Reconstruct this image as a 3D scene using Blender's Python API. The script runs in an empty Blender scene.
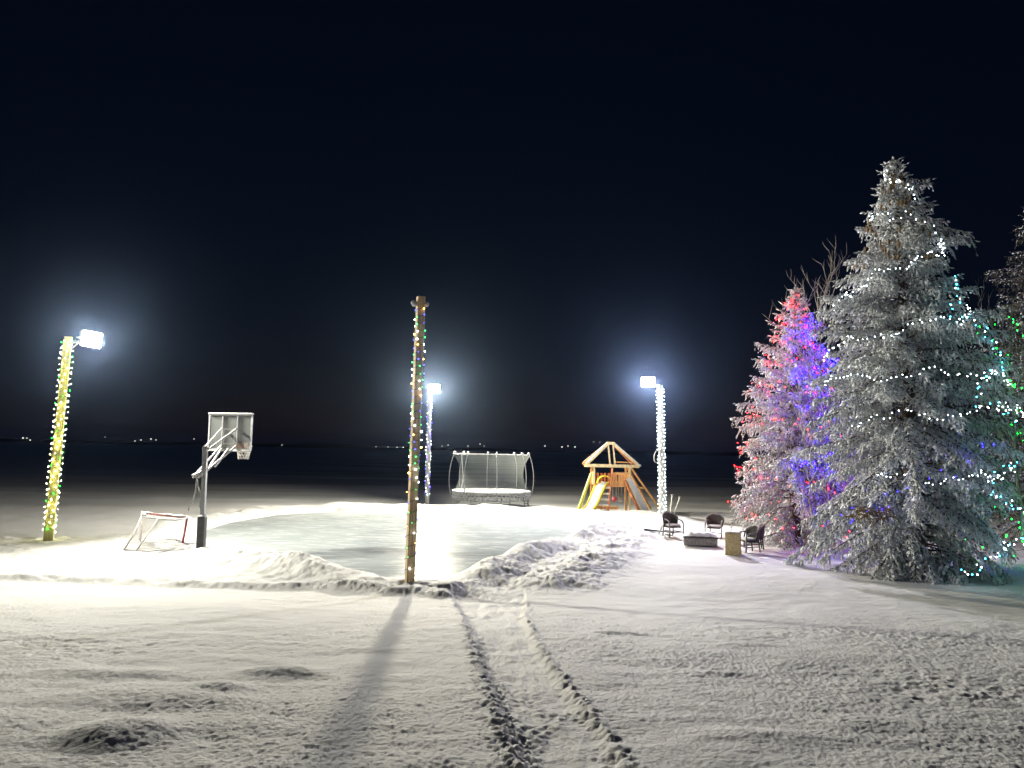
import bpy, math, random
import numpy as np
from mathutils import Vector, Matrix

random.seed(7)
S = bpy.context.scene
C = S.collection
R = math.radians

# ------------------------------------------------------------------ helpers
class MB:
    """collects shapes that become ONE mesh object"""
    def __init__(s):
        s.v = []; s.f = []; s.m = []
    def add(s, vs, fs, mi=0):
        o = len(s.v)
        s.v += [tuple(p) for p in vs]
        s.f += [tuple(i + o for i in f) for f in fs]
        s.m += [mi] * len(fs)
        return s
    def box(s, c, size, mi=0, rot=None):
        hx, hy, hz = (d / 2 for d in size)
        vs = [Vector((x, y, z)) for x in (-hx, hx) for y in (-hy, hy) for z in (-hz, hz)]
        if rot is not None:
            vs = [rot @ p for p in vs]
        vs = [p + Vector(c) for p in vs]
        return s.add(vs, [(0, 1, 3, 2), (4, 6, 7, 5), (0, 4, 5, 1), (2, 3, 7, 6), (0, 2, 6, 4), (1, 5, 7, 3)], mi)
    def bar(s, a, b, w, h, mi=0, up=(0, 0, 1)):
        """rectangular bar from a to b; w across, h along up"""
        a = Vector(a); b = Vector(b); d = (b - a).normalized()
        u = Vector(up); x = d.cross(u)
        if x.length < 1e-4:
            x = d.cross(Vector((0, 1, 0)))
        x.normalize(); u = x.cross(d)
        vs = []
        for p in (a, b):
            for sx, sz in ((-1, -1), (1, -1), (1, 1), (-1, 1)):
                vs.append(p + x * (sx * w / 2) + u * (sz * h / 2))
        return s.add(vs, [(3, 2, 1, 0), (4, 5, 6, 7), (0, 1, 5, 4), (1, 2, 6, 5), (2, 3, 7, 6), (3, 0, 4, 7)], mi)
    def tube(s, pts, r, n=8, mi=0, cap=True):
        pts = [Vector(p) for p in pts]
        rr = r if isinstance(r, (list, tuple)) else [r] * len(pts)
        vs = []; prev = None
        for i, p in enumerate(pts):
            d = (pts[min(i + 1, len(pts) - 1)] - pts[max(i - 1, 0)]).normalized()
            if prev is None:
                x = d.cross(Vector((0, 0, 1)))
                if x.length < 1e-3:
                    x = d.cross(Vector((0, 1, 0)))
            else:
                x = prev - d * prev.dot(d)
            x.normalize(); prev = x; y = d.cross(x)
            for k in range(n):
                a = 2 * math.pi * k / n
                vs.append(p + (x * math.cos(a) + y * math.sin(a)) * rr[i])
        fs = []
        for i in range(len(pts) - 1):
            for k in range(n):
                k2 = (k + 1) % n
                fs.append((i * n + k, i * n + k2, (i + 1) * n + k2, (i + 1) * n + k))
        if cap:
            fs.append(tuple(range(n))[::-1])
            fs.append(tuple((len(pts) - 1) * n + k for k in range(n)))
        return s.add(vs, fs, mi)
    def grid(s, rows, mi=0, thick=None):
        """rows of points -> sheet"""
        n = len(rows[0]); vs = [p for r in rows for p in r]
        fs = [(i * n + j, i * n + j + 1, (i + 1) * n + j + 1, (i + 1) * n + j) for i in range(len(rows) - 1) for j in range(n - 1)]
        return s.add(vs, fs, mi)
    def lump(s, c, r, seed, mi=0, n=10, m=6):
        """irregular rounded lump with radii r=(x,y,z)"""
        g = random.Random(seed); ph = [g.uniform(0, 6.28) for _ in range(6)]
        vs = [(c[0], c[1], c[2] - r[2])]
        for i in range(1, m):
            t = math.pi * i / m - math.pi / 2
            for k in range(n):
                a = 2 * math.pi * k / n
                q = 1 + .12 * math.sin(2 * a + ph[0]) + .09 * math.sin(3 * a + 4 * t + ph[1]) + .05 * g.uniform(-1, 1)
                vs.append((c[0] + r[0] * q * math.cos(t) * math.cos(a), c[1] + r[1] * q * math.cos(t) * math.sin(a), c[2] + r[2] * q * math.sin(t)))
        vs.append((c[0], c[1], c[2] + r[2])); L = len(vs) - 1
        fs = [(0, 1 + (k + 1) % n, 1 + k) for k in range(n)]
        for i in range(m - 2):
            for k in range(n):
                k2 = (k + 1) % n
                fs.append((1 + i * n + k, 1 + i * n + k2, 1 + (i + 1) * n + k2, 1 + (i + 1) * n + k))
        b = 1 + (m - 2) * n
        fs += [(b + k, b + (k + 1) % n, L) for k in range(n)]
        return s.add(vs, fs, mi)
    def build(s, name, mats, parent=None, smooth=False, bevel=0, solid=0):
        me = bpy.data.meshes.new(name)
        me.from_pydata(s.v, [], s.f)
        for m in (mats if isinstance(mats, (list, tuple)) else [mats]):
            me.materials.append(m)
        me.polygons.foreach_set('material_index', s.m)
        if smooth:
            me.polygons.foreach_set('use_smooth', [True] * len(me.polygons))
        me.update()
        o = bpy.data.objects.new(name, me); C.objects.link(o)
        if parent is not None:
            o.parent = parent
        if solid:
            q = o.modifiers.new('solid', 'SOLIDIFY'); q.thickness = solid; q.offset = 0
        if bevel:
            q = o.modifiers.new('bevel', 'BEVEL'); q.width = bevel; q.segments = 2; q.limit_method = 'ANGLE'
        return o

def np_mesh(name, verts, faces, nper, mats, midx=None, parent=None, smooth=False):
    """fast mesh from numpy: faces (N,nper)"""
    me = bpy.data.meshes.new(name)
    nf = len(faces)
    me.vertices.add(len(verts)); me.vertices.foreach_set('co', np.asarray(verts, np.float32).ravel())
    me.loops.add(nf * nper); me.loops.foreach_set('vertex_index', np.asarray(faces, np.int32).ravel())
    me.polygons.add(nf)
    me.polygons.foreach_set('loop_start', np.arange(0, nf * nper, nper, dtype=np.int32))
    for m in mats:
        me.materials.append(m)
    if midx is not None:
        me.polygons.foreach_set('material_index', np.asarray(midx, np.int32))
    if smooth:
        me.polygons.foreach_set('use_smooth', np.ones(nf, dtype=bool))
    me.update(calc_edges=True)
    o = bpy.data.objects.new(name, me); C.objects.link(o)
    if parent is not None:
        o.parent = parent
    return o

def tag(o, label=None, cat=None, group=None, kind=None):
    if label: o['label'] = label
    if cat: o['category'] = cat
    if group: o['group'] = group
    if kind: o['kind'] = kind
    return o

def thing(name, label, cat, loc=(0, 0, 0), rz=0, group=None):
    o = bpy.data.objects.new(name, None); C.objects.link(o)
    o.location = loc; o.rotation_euler = (0, 0, rz); o.empty_display_size = .2
    return tag(o, label, cat, group)

# ------------------------------------------------------------------ materials
def nodes(name):
    m = bpy.data.materials.new(name); m.use_nodes = True
    nt = m.node_tree; return m, nt, nt.nodes['Principled BSDF']

def mat(name, col, rough=.6, metal=0, var=.25, scale=8, bump=0, bscale=40, stretch=None, col2=None, spec=.4):
    m, nt, b = nodes(name)
    N = nt.nodes; L = nt.links
    tc = N.new('ShaderNodeTexCoord'); mp = N.new('ShaderNodeMapping')
    L.new(tc.outputs['Object'], mp.inputs[0])
    if stretch: mp.inputs['Scale'].default_value = stretch
    nz = N.new('ShaderNodeTexNoise'); nz.inputs['Scale'].default_value = scale; nz.inputs['Detail'].default_value = 6
    L.new(mp.outputs[0], nz.inputs['Vector'])
    rp = N.new('ShaderNodeValToRGB')
    c2 = col2 or tuple(c * (1 - var) for c in col)
    c1 = col if col2 else tuple(min(1, c * (1 + var * .6)) for c in col)
    rp.color_ramp.elements[0].position = .35; rp.color_ramp.elements[1].position = .65
    rp.color_ramp.elements[0].color = (*c2, 1); rp.color_ramp.elements[1].color = (*c1, 1)
    L.new(nz.outputs[0], rp.inputs[0]); L.new(rp.outputs[0], b.inputs['Base Color'])
    b.inputs['Roughness'].default_value = rough; b.inputs['Metallic'].default_value = metal
    b.inputs['Specular IOR Level'].default_value = spec
    if bump:
        n2 = N.new('ShaderNodeTexNoise'); n2.inputs['Scale'].default_value = bscale; n2.inputs['Detail'].default_value = 4
        L.new(mp.outputs[0], n2.inputs['Vector'])
        bp = N.new('ShaderNodeBump'); bp.inputs['Strength'].default_value = bump; bp.inputs['Distance'].default_value = .02
        L.new(n2.outputs[0], bp.inputs['Height']); L.new(bp.outputs[0], b.inputs['Normal'])
    return m

def emit(name, col, strength, sample=True):
    m = bpy.data.materials.new(name); m.use_nodes = True
    nt = m.node_tree; nt.nodes.clear()
    e = nt.nodes.new('ShaderNodeEmission'); o = nt.nodes.new('ShaderNodeOutputMaterial')
    e.inputs[0].default_value = (*col, 1); e.inputs[1].default_value = strength
    nt.links.new(e.outputs[0], o.inputs[0])
    m.cycles.emission_sampling = 'AUTO' if sample else 'NONE'
    return m

def snow_mat():
    m, nt, b = nodes('snow_ground')
    N = nt.nodes; L = nt.links
    g = N.new('ShaderNodeNewGeometry')
    # wind scoured ice shows through on the open lake as large dull patches
    mp = N.new('ShaderNodeMapping'); mp.inputs['Scale'].default_value = (.035, .12, 1)
    L.new(g.outputs['Position'], mp.inputs[0])
    nz = N.new('ShaderNodeTexNoise'); nz.inputs['Scale'].default_value = 1; nz.inputs['Detail'].default_value = 5
    L.new(mp.outputs[0], nz.inputs['Vector'])
    rp = N.new('ShaderNodeValToRGB')
    rp.color_ramp.elements[0].position = .40; rp.color_ramp.elements[0].color = (.42, .44, .46, 1)
    rp.color_ramp.elements[1].position = .58; rp.color_ramp.elements[1].color = (.78, .79, .80, 1)
    L.new(nz.outputs[0], rp.inputs[0])
    at = N.new('ShaderNodeAttribute'); at.attribute_name = 'scoured'
    mx = N.new('ShaderNodeMix'); mx.data_type = 'RGBA'
    L.new(at.outputs['Fac'], mx.inputs[0]); mx.inputs[6].default_value = (.80, .80, .79, 1); L.new(rp.outputs[0], mx.inputs[7])
    L.new(mx.outputs[2], b.inputs['Base Color'])
    b.inputs['Roughness'].default_value = .75; b.inputs['Specular IOR Level'].default_value = .2
    n1 = N.new('ShaderNodeTexNoise'); n1.inputs['Scale'].default_value = 28; n1.inputs['Detail'].default_value = 5
    n2 = N.new('ShaderNodeTexNoise'); n2.inputs['Scale'].default_value = 110; n2.inputs['Detail'].default_value = 3
    for n in (n1, n2): L.new(g.outputs['Position'], n.inputs['Vector'])
    ad = N.new('ShaderNodeMath'); ad.operation = 'MULTIPLY_ADD'; ad.inputs[1].default_value = .35
    L.new(n2.outputs[0], ad.inputs[0]); L.new(n1.outputs[0], ad.inputs[2])
    bp = N.new('ShaderNodeBump'); bp.inputs['Strength'].default_value = .5; bp.inputs['Distance'].default_value = .03
    L.new(ad.outputs[0], bp.inputs['Height']); L.new(bp.outputs[0], b.inputs['Normal'])
    return m

def ice_mat():
    m, nt, b = nodes('rink_ice')
    N = nt.nodes; L = nt.links
    g = N.new('ShaderNodeNewGeometry')
    def noise(scale, sc=(1, 1, 1), det=5, rough=.55):
        mp = N.new('ShaderNodeMapping'); mp.inputs['Scale'].default_value = sc; L.new(g.outputs['Position'], mp.inputs[0])
        z = N.new('ShaderNodeTexNoise'); z.inputs['Scale'].default_value = scale; z.inputs['Detail'].default_value = det
        z.inputs['Roughness'].default_value = rough
        L.new(mp.outputs[0], z.inputs['Vector']); return z
    a = noise(.45, (1, .8, 1), 6); r1 = N.new('ShaderNodeValToRGB')
    r1.color_ramp.elements[0].position = .38; r1.color_ramp.elements[0].color = (.33, .365, .375, 1)
    r1.color_ramp.elements[1].position = .66; r1.color_ramp.elements[1].color = (.42, .455, .465, 1)
    L.new(a.outputs[0], r1.inputs[0])
    d = noise(2.2, (.45, 1.3, 1), 8, .7); r2 = N.new('ShaderNodeValToRGB')    # drifted snow dust
    r2.color_ramp.elements[0].position = .53; r2.color_ramp.elements[1].position = .68
    L.new(d.outputs[0], r2.inputs[0])
    mx = N.new('ShaderNodeMix'); mx.data_type = 'RGBA'
    L.new(r2.outputs[0], mx.inputs[0]); L.new(r1.outputs[0], mx.inputs[6]); mx.inputs[7].default_value = (.56, .585, .59, 1)
    L.new(mx.outputs[2], b.inputs['Base Color'])
    mr = N.new('ShaderNodeMapRange'); b.inputs['Specular IOR Level'].default_value = .05; mr.inputs[3].default_value = .25; mr.inputs[4].default_value = .65
    L.new(r2.outputs[0], mr.inputs[0]); L.new(mr.outputs[0], b.inputs['Roughness'])
    b.inputs['IOR'].default_value = 1.31
    df = N.new('ShaderNodeBsdfDiffuse'); L.new(mx.outputs[2], df.inputs[0])
    ms = N.new('ShaderNodeMixShader'); ms.inputs[0].default_value = .62
    L.new(b.outputs[0], ms.inputs[1]); L.new(df.outputs[0], ms.inputs[2]); L.new(ms.outputs[0], N['Material Output'].inputs[0])
    e = noise(9, (1, 1, 1), 5); bp = N.new('ShaderNodeBump'); bp.inputs['Strength'].default_value = .12; bp.inputs['Distance'].default_value = .02
    L.new(e.outputs[0], bp.inputs['Height']); L.new(bp.outputs[0], b.inputs['Normal'])
    return m

def net_mat(name, col, fac):
    m, nt, b = nodes(name)
    N = nt.nodes; L = nt.links
    t = N.new('ShaderNodeBsdfTransparent'); mx = N.new('ShaderNodeMixShader'); mx.inputs[0].default_value = fac
    b.inputs['Base Color'].default_value = (*col, 1); b.inputs['Roughness'].default_value = .8
    L.new(t.outputs[0], mx.inputs[1]); L.new(b.outputs[0], mx.inputs[2])
    L.new(mx.outputs[0], N['Material Output'].inputs[0])
    return m

M = {}
M['snow'] = snow_mat()
M['ice'] = ice_mat()
M['cap'] = mat('settled_snow', (.82, .83, .84), .75, var=.06, scale=6, bump=.5, bscale=30, spec=.2)
M['frost'] = mat('frost_on_needles', (.88, .90, .91), .7, var=.08, scale=5, spec=.2)
M['needle'] = mat('spruce_needles', (.055, .075, .06), .6, var=.4, scale=3)
M['needle_frosted'] = mat('frosted_needles', (.72, .75, .78), .7, var=.16, scale=4, spec=.2)
M['needle_tan'] = mat('dull_needles', (.12, .10, .065), .7, var=.4, scale=3)
M['cone'] = mat('spruce_cones', (.25, .16, .07), .6, var=.4, scale=9)
M['bark'] = mat('bark', (.16, .12, .09), .9, var=.5, scale=10, bump=.8, bscale=25, stretch=(1, 1, .25))
M['twig'] = mat('frosted_twig', (.52, .47, .42), .8, var=.3, scale=6)
M['timber'] = mat('weathered_timber', (.62, .47, .29), .8, var=.4, scale=7, bump=.5, bscale=30, stretch=(3, 3, .2))
M['timber_pale'] = mat('pale_timber', (.68, .62, .24), .8, var=.3, scale=7, bump=.4, bscale=30, stretch=(3, 3, .2))
M['timber_frost'] = mat('frosted_timber', (.58, .58, .52), .8, var=.25, scale=7, bump=.4, bscale=30, stretch=(3, 3, .2))
M['metal'] = mat('grey_metal', (.35, .36, .37), .45, .6, var=.2, scale=12)
M['frost_metal'] = mat('frosted_metal', (.62, .64, .66), .6, .1, var=.25, scale=14)
M['dark_metal'] = mat('dark_metal', (.05, .05, .055), .5, .3, var=.3, scale=9)
M['black_pad'] = mat('black_padding', (.035, .036, .04), .6, var=.35, scale=6, bump=.3, bscale=10)
M['white_paint'] = mat('white_paint', (.78, .78, .77), .5, var=.08, scale=10)
M['red_paint'] = mat('red_paint', (.30, .05, .055), .45, var=.25, scale=14)
M['faded_red'] = mat('faded_red_paint', (.48, .20, .20), .6, var=.3, scale=12)
M['orange_rim'] = mat('orange_rim', (.75, .35, .16), .5, var=.25, scale=10)
M['acrylic'] = net_mat('frosted_acrylic', (.34, .36, .36), .42)
M['net'] = mat('white_cord', (.80, .79, .76), .8, var=.1, scale=20)
M['tramp_net'] = net_mat('trampoline_netting', (.36, .40, .40), .17)
M['tramp_pole'] = mat('enclosure_pole', (.26, .27, .29), .5, .2, var=.2, scale=8)
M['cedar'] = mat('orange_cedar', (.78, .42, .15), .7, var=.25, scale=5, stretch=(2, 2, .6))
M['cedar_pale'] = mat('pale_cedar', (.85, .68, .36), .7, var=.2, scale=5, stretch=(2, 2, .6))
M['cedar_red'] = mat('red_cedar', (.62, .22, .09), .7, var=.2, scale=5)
M['yellow'] = mat('yellow_plastic', (.88, .66, .05), .4, var=.1, scale=3)
M['leaf_green'] = mat('green_yellow_plastic', (.45, .48, .06), .5, var=.2, scale=3)
M['pink'] = mat('pink_plastic', (.7, .12, .2), .4, var=.1, scale=3)
M['wicker'] = mat('dark_wicker', (.06, .05, .045), .6, var=.5, scale=30, bump=.8, bscale=60)
M['wicker_grey'] = mat('grey_wicker', (.22, .21, .22), .7, var=.5, scale=22, bump=.8, bscale=50)
M['wicker_tan'] = mat('tan_wicker', (.50, .40, .22), .7, var=.4, scale=24, bump=.8, bscale=50, stretch=(1, 1, 2.2))
M['wire'] = mat('green_wire', (.03, .06, .035), .6, var=.3, scale=9)
M['shore'] = mat('dark_shore', (.02, .022, .025), .95, var=.3, scale=.02)
M['lens_left'] = emit('flood_lens_warm', (1, .96, .82), 3500)
M['lens_back'] = emit('flood_lens_cream', (1, .925, .72), 8400)
M['lens_right'] = emit('flood_lens_cool', (.96, .94, 1.0), 4100)
BULB = {
    'white': emit('white_bulb', (.85, .95, 1), 26), 'teal': emit('teal_bulb', (.05, .75, 1), 30),
    'red': emit('red_bulb', (1, .004, .006), 170), 'blue': emit('blue_bulb', (.006, .002, 1), 260),
    'green': emit('green_bulb', (.002, 1, .03), 45), 'pole_glow': emit('pole_glow_bulb', (1, .92, .46), 260), 'pale_blue': emit('pale_blue_bulb', (.10, .12, 1), 5), 'pale_green': emit('pale_green_bulb', (.08, 1, .22), 4.5), 'amber': emit('amber_bulb', (1, .55, .12), 22),
    'violet': emit('violet_bulb', (.10, .05, 1), 40),
}
M['far'] = emit('far_lamp', (1, .95, .85), 3, False)

# ------------------------------------------------------------------ noise
def _hash(ix, iy, k):
    h = (ix.astype(np.int64) * 374761393 + iy.astype(np.int64) * 668265263 + k * 1442695041) & 0xffffffff
    h = ((h ^ (h >> 13)) * 1274126177) & 0xffffffff
    h = ((h ^ (h >> 16)) * 2246822519) & 0xffffffff
    return ((h ^ (h >> 15)) & 0xffff) / 65535.0

def gnoise(x, y, k=0):
    ix = np.floor(x); iy = np.floor(y); fx = x - ix; fy = y - iy
    u = fx * fx * fx * (fx * (fx * 6 - 15) + 10); v = fy * fy * fy * (fy * (fy * 6 - 15) + 10)
    def g(a, b):
        t = _hash(ix + a, iy + b, k) * 2 * np.pi
        return np.cos(t) * (fx - a) + np.sin(t) * (fy - b)
    n0 = g(0, 0) * (1 - u) + g(1, 0) * u; n1 = g(0, 1) * (1 - u) + g(1, 1) * u
    return (n0 * (1 - v) + n1 * v) * 1.5

def fbm(x, y, k=0, o=4):
    r = 0; a = 1
    for i in range(o):
        r = r + a * gnoise(x * 2 ** i, y * 2 ** i, k + i * 17); a *= .5
    return r

def worley(x, y, k=0, rmin=.35, rmax=.75):
    """rounded lumps of random size, 0..1"""
    ix = np.floor(x); iy = np.floor(y); best = np.zeros_like(x)
    for a in (-1, 0, 1):
        for b in (-1, 0, 1):
            jx = ix + a; jy = iy + b
            px = jx + _hash(jx, jy, k); py = jy + _hash(jx, jy, k + 5)
            r = rmin + (rmax - rmin) * _hash(jx, jy, k + 9)
            q = 1 - ((x - px) ** 2 + (y - py) ** 2) / (r * r)
            best = np.maximum(best, np.sqrt(np.clip(q, 0, 1)) * r / rmax)
    return best

def smooth(a, b, x):
    t = np.clip((x - a) / (b - a), 0, 1); return t * t * (3 - 2 * t)

def seg_dist(x, y, P):
    """distance to polyline and the signed side of the nearest segment"""
    best = np.full(x.shape, 1e9); sd = np.zeros(x.shape); par = np.zeros(x.shape); acc = 0
    for (ax, ay), (bx, by) in zip(P[:-1], P[1:]):
        dx, dy = bx - ax, by - ay; l = math.hypot(dx, dy)
        t = np.clip(((x - ax) * dx + (y - ay) * dy) / (l * l), 0, 1)
        d = np.hypot(x - ax - t * dx, y - ay - t * dy)
        s = ((x - ax) * dy - (y - ay) * dx) / l
        m = d < best
        best = np.where(m, d, best); sd = np.where(m, np.sign(s), sd); par = np.where(m, acc + t * l, par); acc += l
    return best, sd, par

def poly_sdf(x, y, P):
    d, _, _ = seg_dist(x, y, P + [P[0]])
    ins = np.zeros(x.shape, bool)
    for (ax, ay), (bx, by) in zip(P, P[1:] + P[:1]):
        c = ((ay > y) != (by > y)) & (x < (bx - ax) * (y - ay) / (by - ay + 1e-12) + ax)
        ins ^= c
    return np.where(ins, -d, d)

# ------------------------------------------------------------------ ground
ICE = [(-9.6, 24.6), (-10.9, 27.6), (-11.1, 31), (-10.4, 34.6), (-8.3, 37), (-4.7, 38.0), (-1, 38.0), (2.6, 37.2), (4.8, 35.8), (5.6, 34),
       (5.0, 32.4), (3.9, 30.8), (2.4, 28.4), (1.0, 25.8), (-.45, 22.6), (-1.4, 19.4), (-1.9, 18.2), (-2.6, 18.2), (-4.0, 19.3), (-5.6, 20.7), (-7.6, 22.6)]
SHELF = [(-60, 18.6), (-14, 17.75), (-11.4, 17.45), (-9, 17.5), (-6.9, 17.2), (-4.6, 17.1), (-3.2, 16.9), (-2.3, 16.55), (-1.3, 16.3), (-.9, 17.4), (-2.0, 18.0),
         (-2.6, 18.2), (-5.6, 20.7), (-9.8, 24.7), (-11.4, 28.4), (-13.0, 26.4), (-15.2, 24.9), (-20, 24.6), (-60, 26)]
RIDGE = SHELF[1:9]
TL = [(.22, 3.0), (.115, 5.15), (.02, 5.9), (-.08, 6.75), (-.33, 9.2), (-.52, 10.8), (-.80, 13.6), (-1.15, 16.2)]
TR_ = [(.95, 3.0), (.80, 5.17), (.70, 6.4), (.52, 8.3), (.38, 10.4), (.3, 13), (.36, 16.3)]
RBANK = [(1.0, 18.5), (2.0, 20.8), (3.0, 23.6), (4.0, 26.6), (5.2, 29.4), (6.4, 31.4)]

def lawn(y):
    a = 1.65 - .1 * y
    return .5 * (a + np.sqrt(a * a + .012))

def height(x, y):
    h = lawn(y)
    near = 1 - smooth(45, 60, y)
    h = h + .035 * fbm(x / 3.2, y / 3.2, 3, 3) * near
    dI = poly_sdf(x, y, ICE)
    dS = poly_sdf(x, y, SHELF)
    dR, sR, pR = seg_dist(x, y, RBANK)
    dG, sG, pG = seg_dist(x, y, RIDGE)
    tl, sl, _ = seg_dist(x, y, TL); tr, sr, _ = seg_dist(x, y, TR_)
    tl = tl * sl; tr = tr * sr                                        # positive = right of the line (east)
    # --- ploughed shelf with a crumbly cut front face
    edge = .12 * fbm(x * 1.3, y * 1.3, 11, 4)
    sh = smooth(.22, -.26, dS + edge * 1.6) * (.10 + .04 * fbm(x * .7, y * .7, 5, 3))
    sh = sh * smooth(1.0, 1.6, np.hypot(x + 9.2, y - 22.5)) ** .5
    h = h + sh
    # --- bank thrown up round the rink
    lowgap = 1 - .85 * np.exp(-((x + 1.9) ** 2 + (y - 17.9) ** 2) / 3.2)
    ang = .72 + .42 * fbm(x * .45, y * .45, 21, 3)
    far = smooth(33, 36, y)
    bank = np.exp(-((dI - .95 - .9 * far) / (.62 + 1.3 * far)) ** 2) * (.40 - .06 * far) * ang * lowgap * (1 - .75 * np.exp(-((x + 9.0) ** 2 + (y - 22.6) ** 2) / 3.0))
    bank = np.where(dI < .95 + .9 * far, np.where(dI > 0, bank * smooth(-.0, .5, dI), 0), bank)
    h = h + bank
    rb = np.exp(-(dR / 1.0) ** 2) * .20 * (1 + .5 * fbm(x * .8, y * .8, 23, 3)) * smooth(-.1, .8, dI)
    h = h + rb
    rough = np.clip(np.exp(-((dI - .9) / .8) ** 2) * lowgap * .7 + np.exp(-(dR / 1.25) ** 2) + .55 * np.exp(-((dG - .02) / .16) ** 2)
                    + .55 * np.exp(-((x + 1.6) ** 2 + (y - 17.0) ** 2) / .9), 0, 1.1)
    rough = rough * smooth(0.05, .35, dI)
    lum = .35 * worley(x / .30, y / .30, 31) + .45 * worley(x / .13, y / .13, 37) + .25 * worley(x / .07, y / .07, 39) + .5 * fbm(x * 2.2, y * 2.2, 41, 4)
    h = h + rough * lum * .085
    h = h + .03 * smooth(.1, -.6, dS) * fbm(x * 2.6, y * 2.6, 43, 4)
    # --- shovelled path
    inpath = smooth(-.05, .10, tl) * smooth(.05, -.10, tr) * smooth(17.6, 16.2, y)
    floor = -.055 + .018 * fbm(x * 4, y * 1.2, 51, 4) + .018 * worley(x / .07, y / .07, 53, .2, .6) * smooth(.42, .56, .5 + .5 * gnoise(x * 1.6, y * 1.1, 57)) * smooth(9.5, 6.5, y)
    fade = smooth(17.4, 15.2, y)
    wl = .17 * (1 - .35 * smooth(6, 15, y))
    pile = np.exp(-((tl - .02) / wl) ** 2) * fade
    lip = np.exp(-((tr - .03 + .03 * gnoise(x * 3, y * 3, 59)) / .09) ** 2) * fade
    h = h + inpath * floor
    h = h + pile * (.006 + .017 * worley(x / .065, y / .06, 61, .25, .75) + .022 * worley(x / .035, y / .035, 67, .25, .7) + .022 * fbm(x * 6, y * 6, 69, 4))
    h = h + lip * (.006 + .020 * worley(x / .07, y / .07, 71, .2, .7) + .02 * fbm(x * 9, y * 9, 73, 3))
    # --- mounds under the snow in the foreground
    for mx, my, r, rz, a in ((-2.78, 5.72, .36, .34, .115), (-2.3, 6.1, .5, .3, .025), (-2.62, 7.35, .24, .2, .055), (-3.1, 7.2, .65, .35, .05), (-2.9, 6.75, .8, .3, .05), (-2.35, 8.2, .45, .25, .05),
                             (-3.9, 7.9, .7, .3, .06), (2.4, 8.6, .35, .14, .035), (2.9, 6.5, .5, .24, .022), (1.7, 11.6, .4, .16, .04), (3.2, 10.6, .5, .18, .04), (1.9, 6.0, .5, .2, .04)):
        h = h + a * np.exp(-(((x - mx) / r) ** 2 + ((y - my) / rz) ** 2) ** 1.3)
    # --- trampled patches
    pn = gnoise(x * .55, y * .55, 77)
    tram = (np.exp(-((x - 5.6) / 2.6) ** 2 - ((y - 12.0) / 1.7) ** 2) + .9 * np.exp(-((x - 4.6) / 1.2) ** 2 - ((y - 7.8) / 1.6) ** 2)
            + .8 * np.exp(-((x + 5.4) / 2.2) ** 2 - ((y - 9.6) / 1.8) ** 2) + .5 * np.exp(-((x - 7.4) / 3) ** 2 - ((y - 18.6) / 2.2) ** 2)
            + .5 * np.exp(-((x - 1.6) / 1.2) ** 2 - ((y - 9.8) / 2) ** 2)) * smooth(-.5, .15, pn)
    h = h - tram * (.015 * worley(x / .2, y / .2, 81, .18, .5) + .020 * worley(x / .12, y / .12, 83, .2, .6))
    # --- fine crusted grain of the lawn snow
    gr = smooth(20, 11, y) * (1 - .8 * inpath)
    amp = .75 + .6 * gnoise(x * .4, y * .4, 87)
    h = h + gr * amp * (.007 * np.abs(gnoise(x * 6, y * 8, 91)) + .008 * gnoise(x * 17, y * 19, 93) + .007 * gnoise(x * 34, y * 36, 97) + .004 * gnoise(x * 61, y * 64, 98))
    h = h + .012 * fbm(x * 1.6, y * 2.4, 99, 3) * smooth(30, 14, y)
    h = h + .07 * smooth(0, .22, dI) * smooth(1.3, .5, dI)
    # --- keep below the ice sheet
    h = np.where(dI < .02, np.minimum(h, -.06), h)
    h = np.where((dI >= .02) & (dI < .25), -.06 + (h + .06) * smooth(.02, .25, dI), h)
    return h, dI

d = [.6]
while d[-1] < 5.6: d.append(d[-1] * 1.03)
while d[-1] < 40: d.append(d[-1] * (1 + .0034))
while d[-1] < 70: d.append(d[-1] * 1.006)
while d[-1] < 2600: d.append(d[-1] * 1.06)
d = np.array(d)
a = np.concatenate([np.linspace(-80, -41, 60)[:-1], np.linspace(-41, 41, 1000), np.linspace(41, 80, 60)[1:]])
D, A = np.meshgrid(d, np.radians(a), indexing='ij')
X = D * np.sin(A); Y = D * np.cos(A) - 1.5
Z, DI = height(X, Y)
nr, nc = X.shape
idx = np.arange(nr * nc).reshape(nr, nc)
F = np.stack([idx[:-1, :-1], idx[:-1, 1:], idx[1:, 1:], idx[1:, :-1]], -1).reshape(-1, 4)
ground = np_mesh('snow_ground', np.stack([X, Y, Z], -1).reshape(-1, 3), F, 4, [M['snow']], smooth=True)
att = ground.data.attributes.new('scoured', 'FLOAT', 'POINT')
att.data.foreach_set('value', (smooth(36, 44, Y) * smooth(1.5, 4, DI) * smooth(60, 20, np.abs(X))).astype(np.float32).ravel())
tag(ground, 'snow covered lawn sloping down to the frozen lake', 'ground', kind='structure')

b = MB()
b.add([(x, y, .03) for x, y in ICE], [tuple(range(len(ICE)))[::-1]])
ice = b.build('rink_ice', M['ice'])
tag(ice, 'grey skating rink ice ringed by snow banks', 'ice', kind='structure')
# push ice outline a little under the bank
for v in ice.data.vertices:
    c = Vector((-2, 30)); q = Vector((v.co.x, v.co.y)) - c
    q *= 1 + .22 / q.length
    v.co.x, v.co.y = c.x + q.x, c.y + q.y

def gz(x, y):
    return float(height(np.array([[float(x)]]), np.array([[float(y)]]))[0][0, 0])

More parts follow.
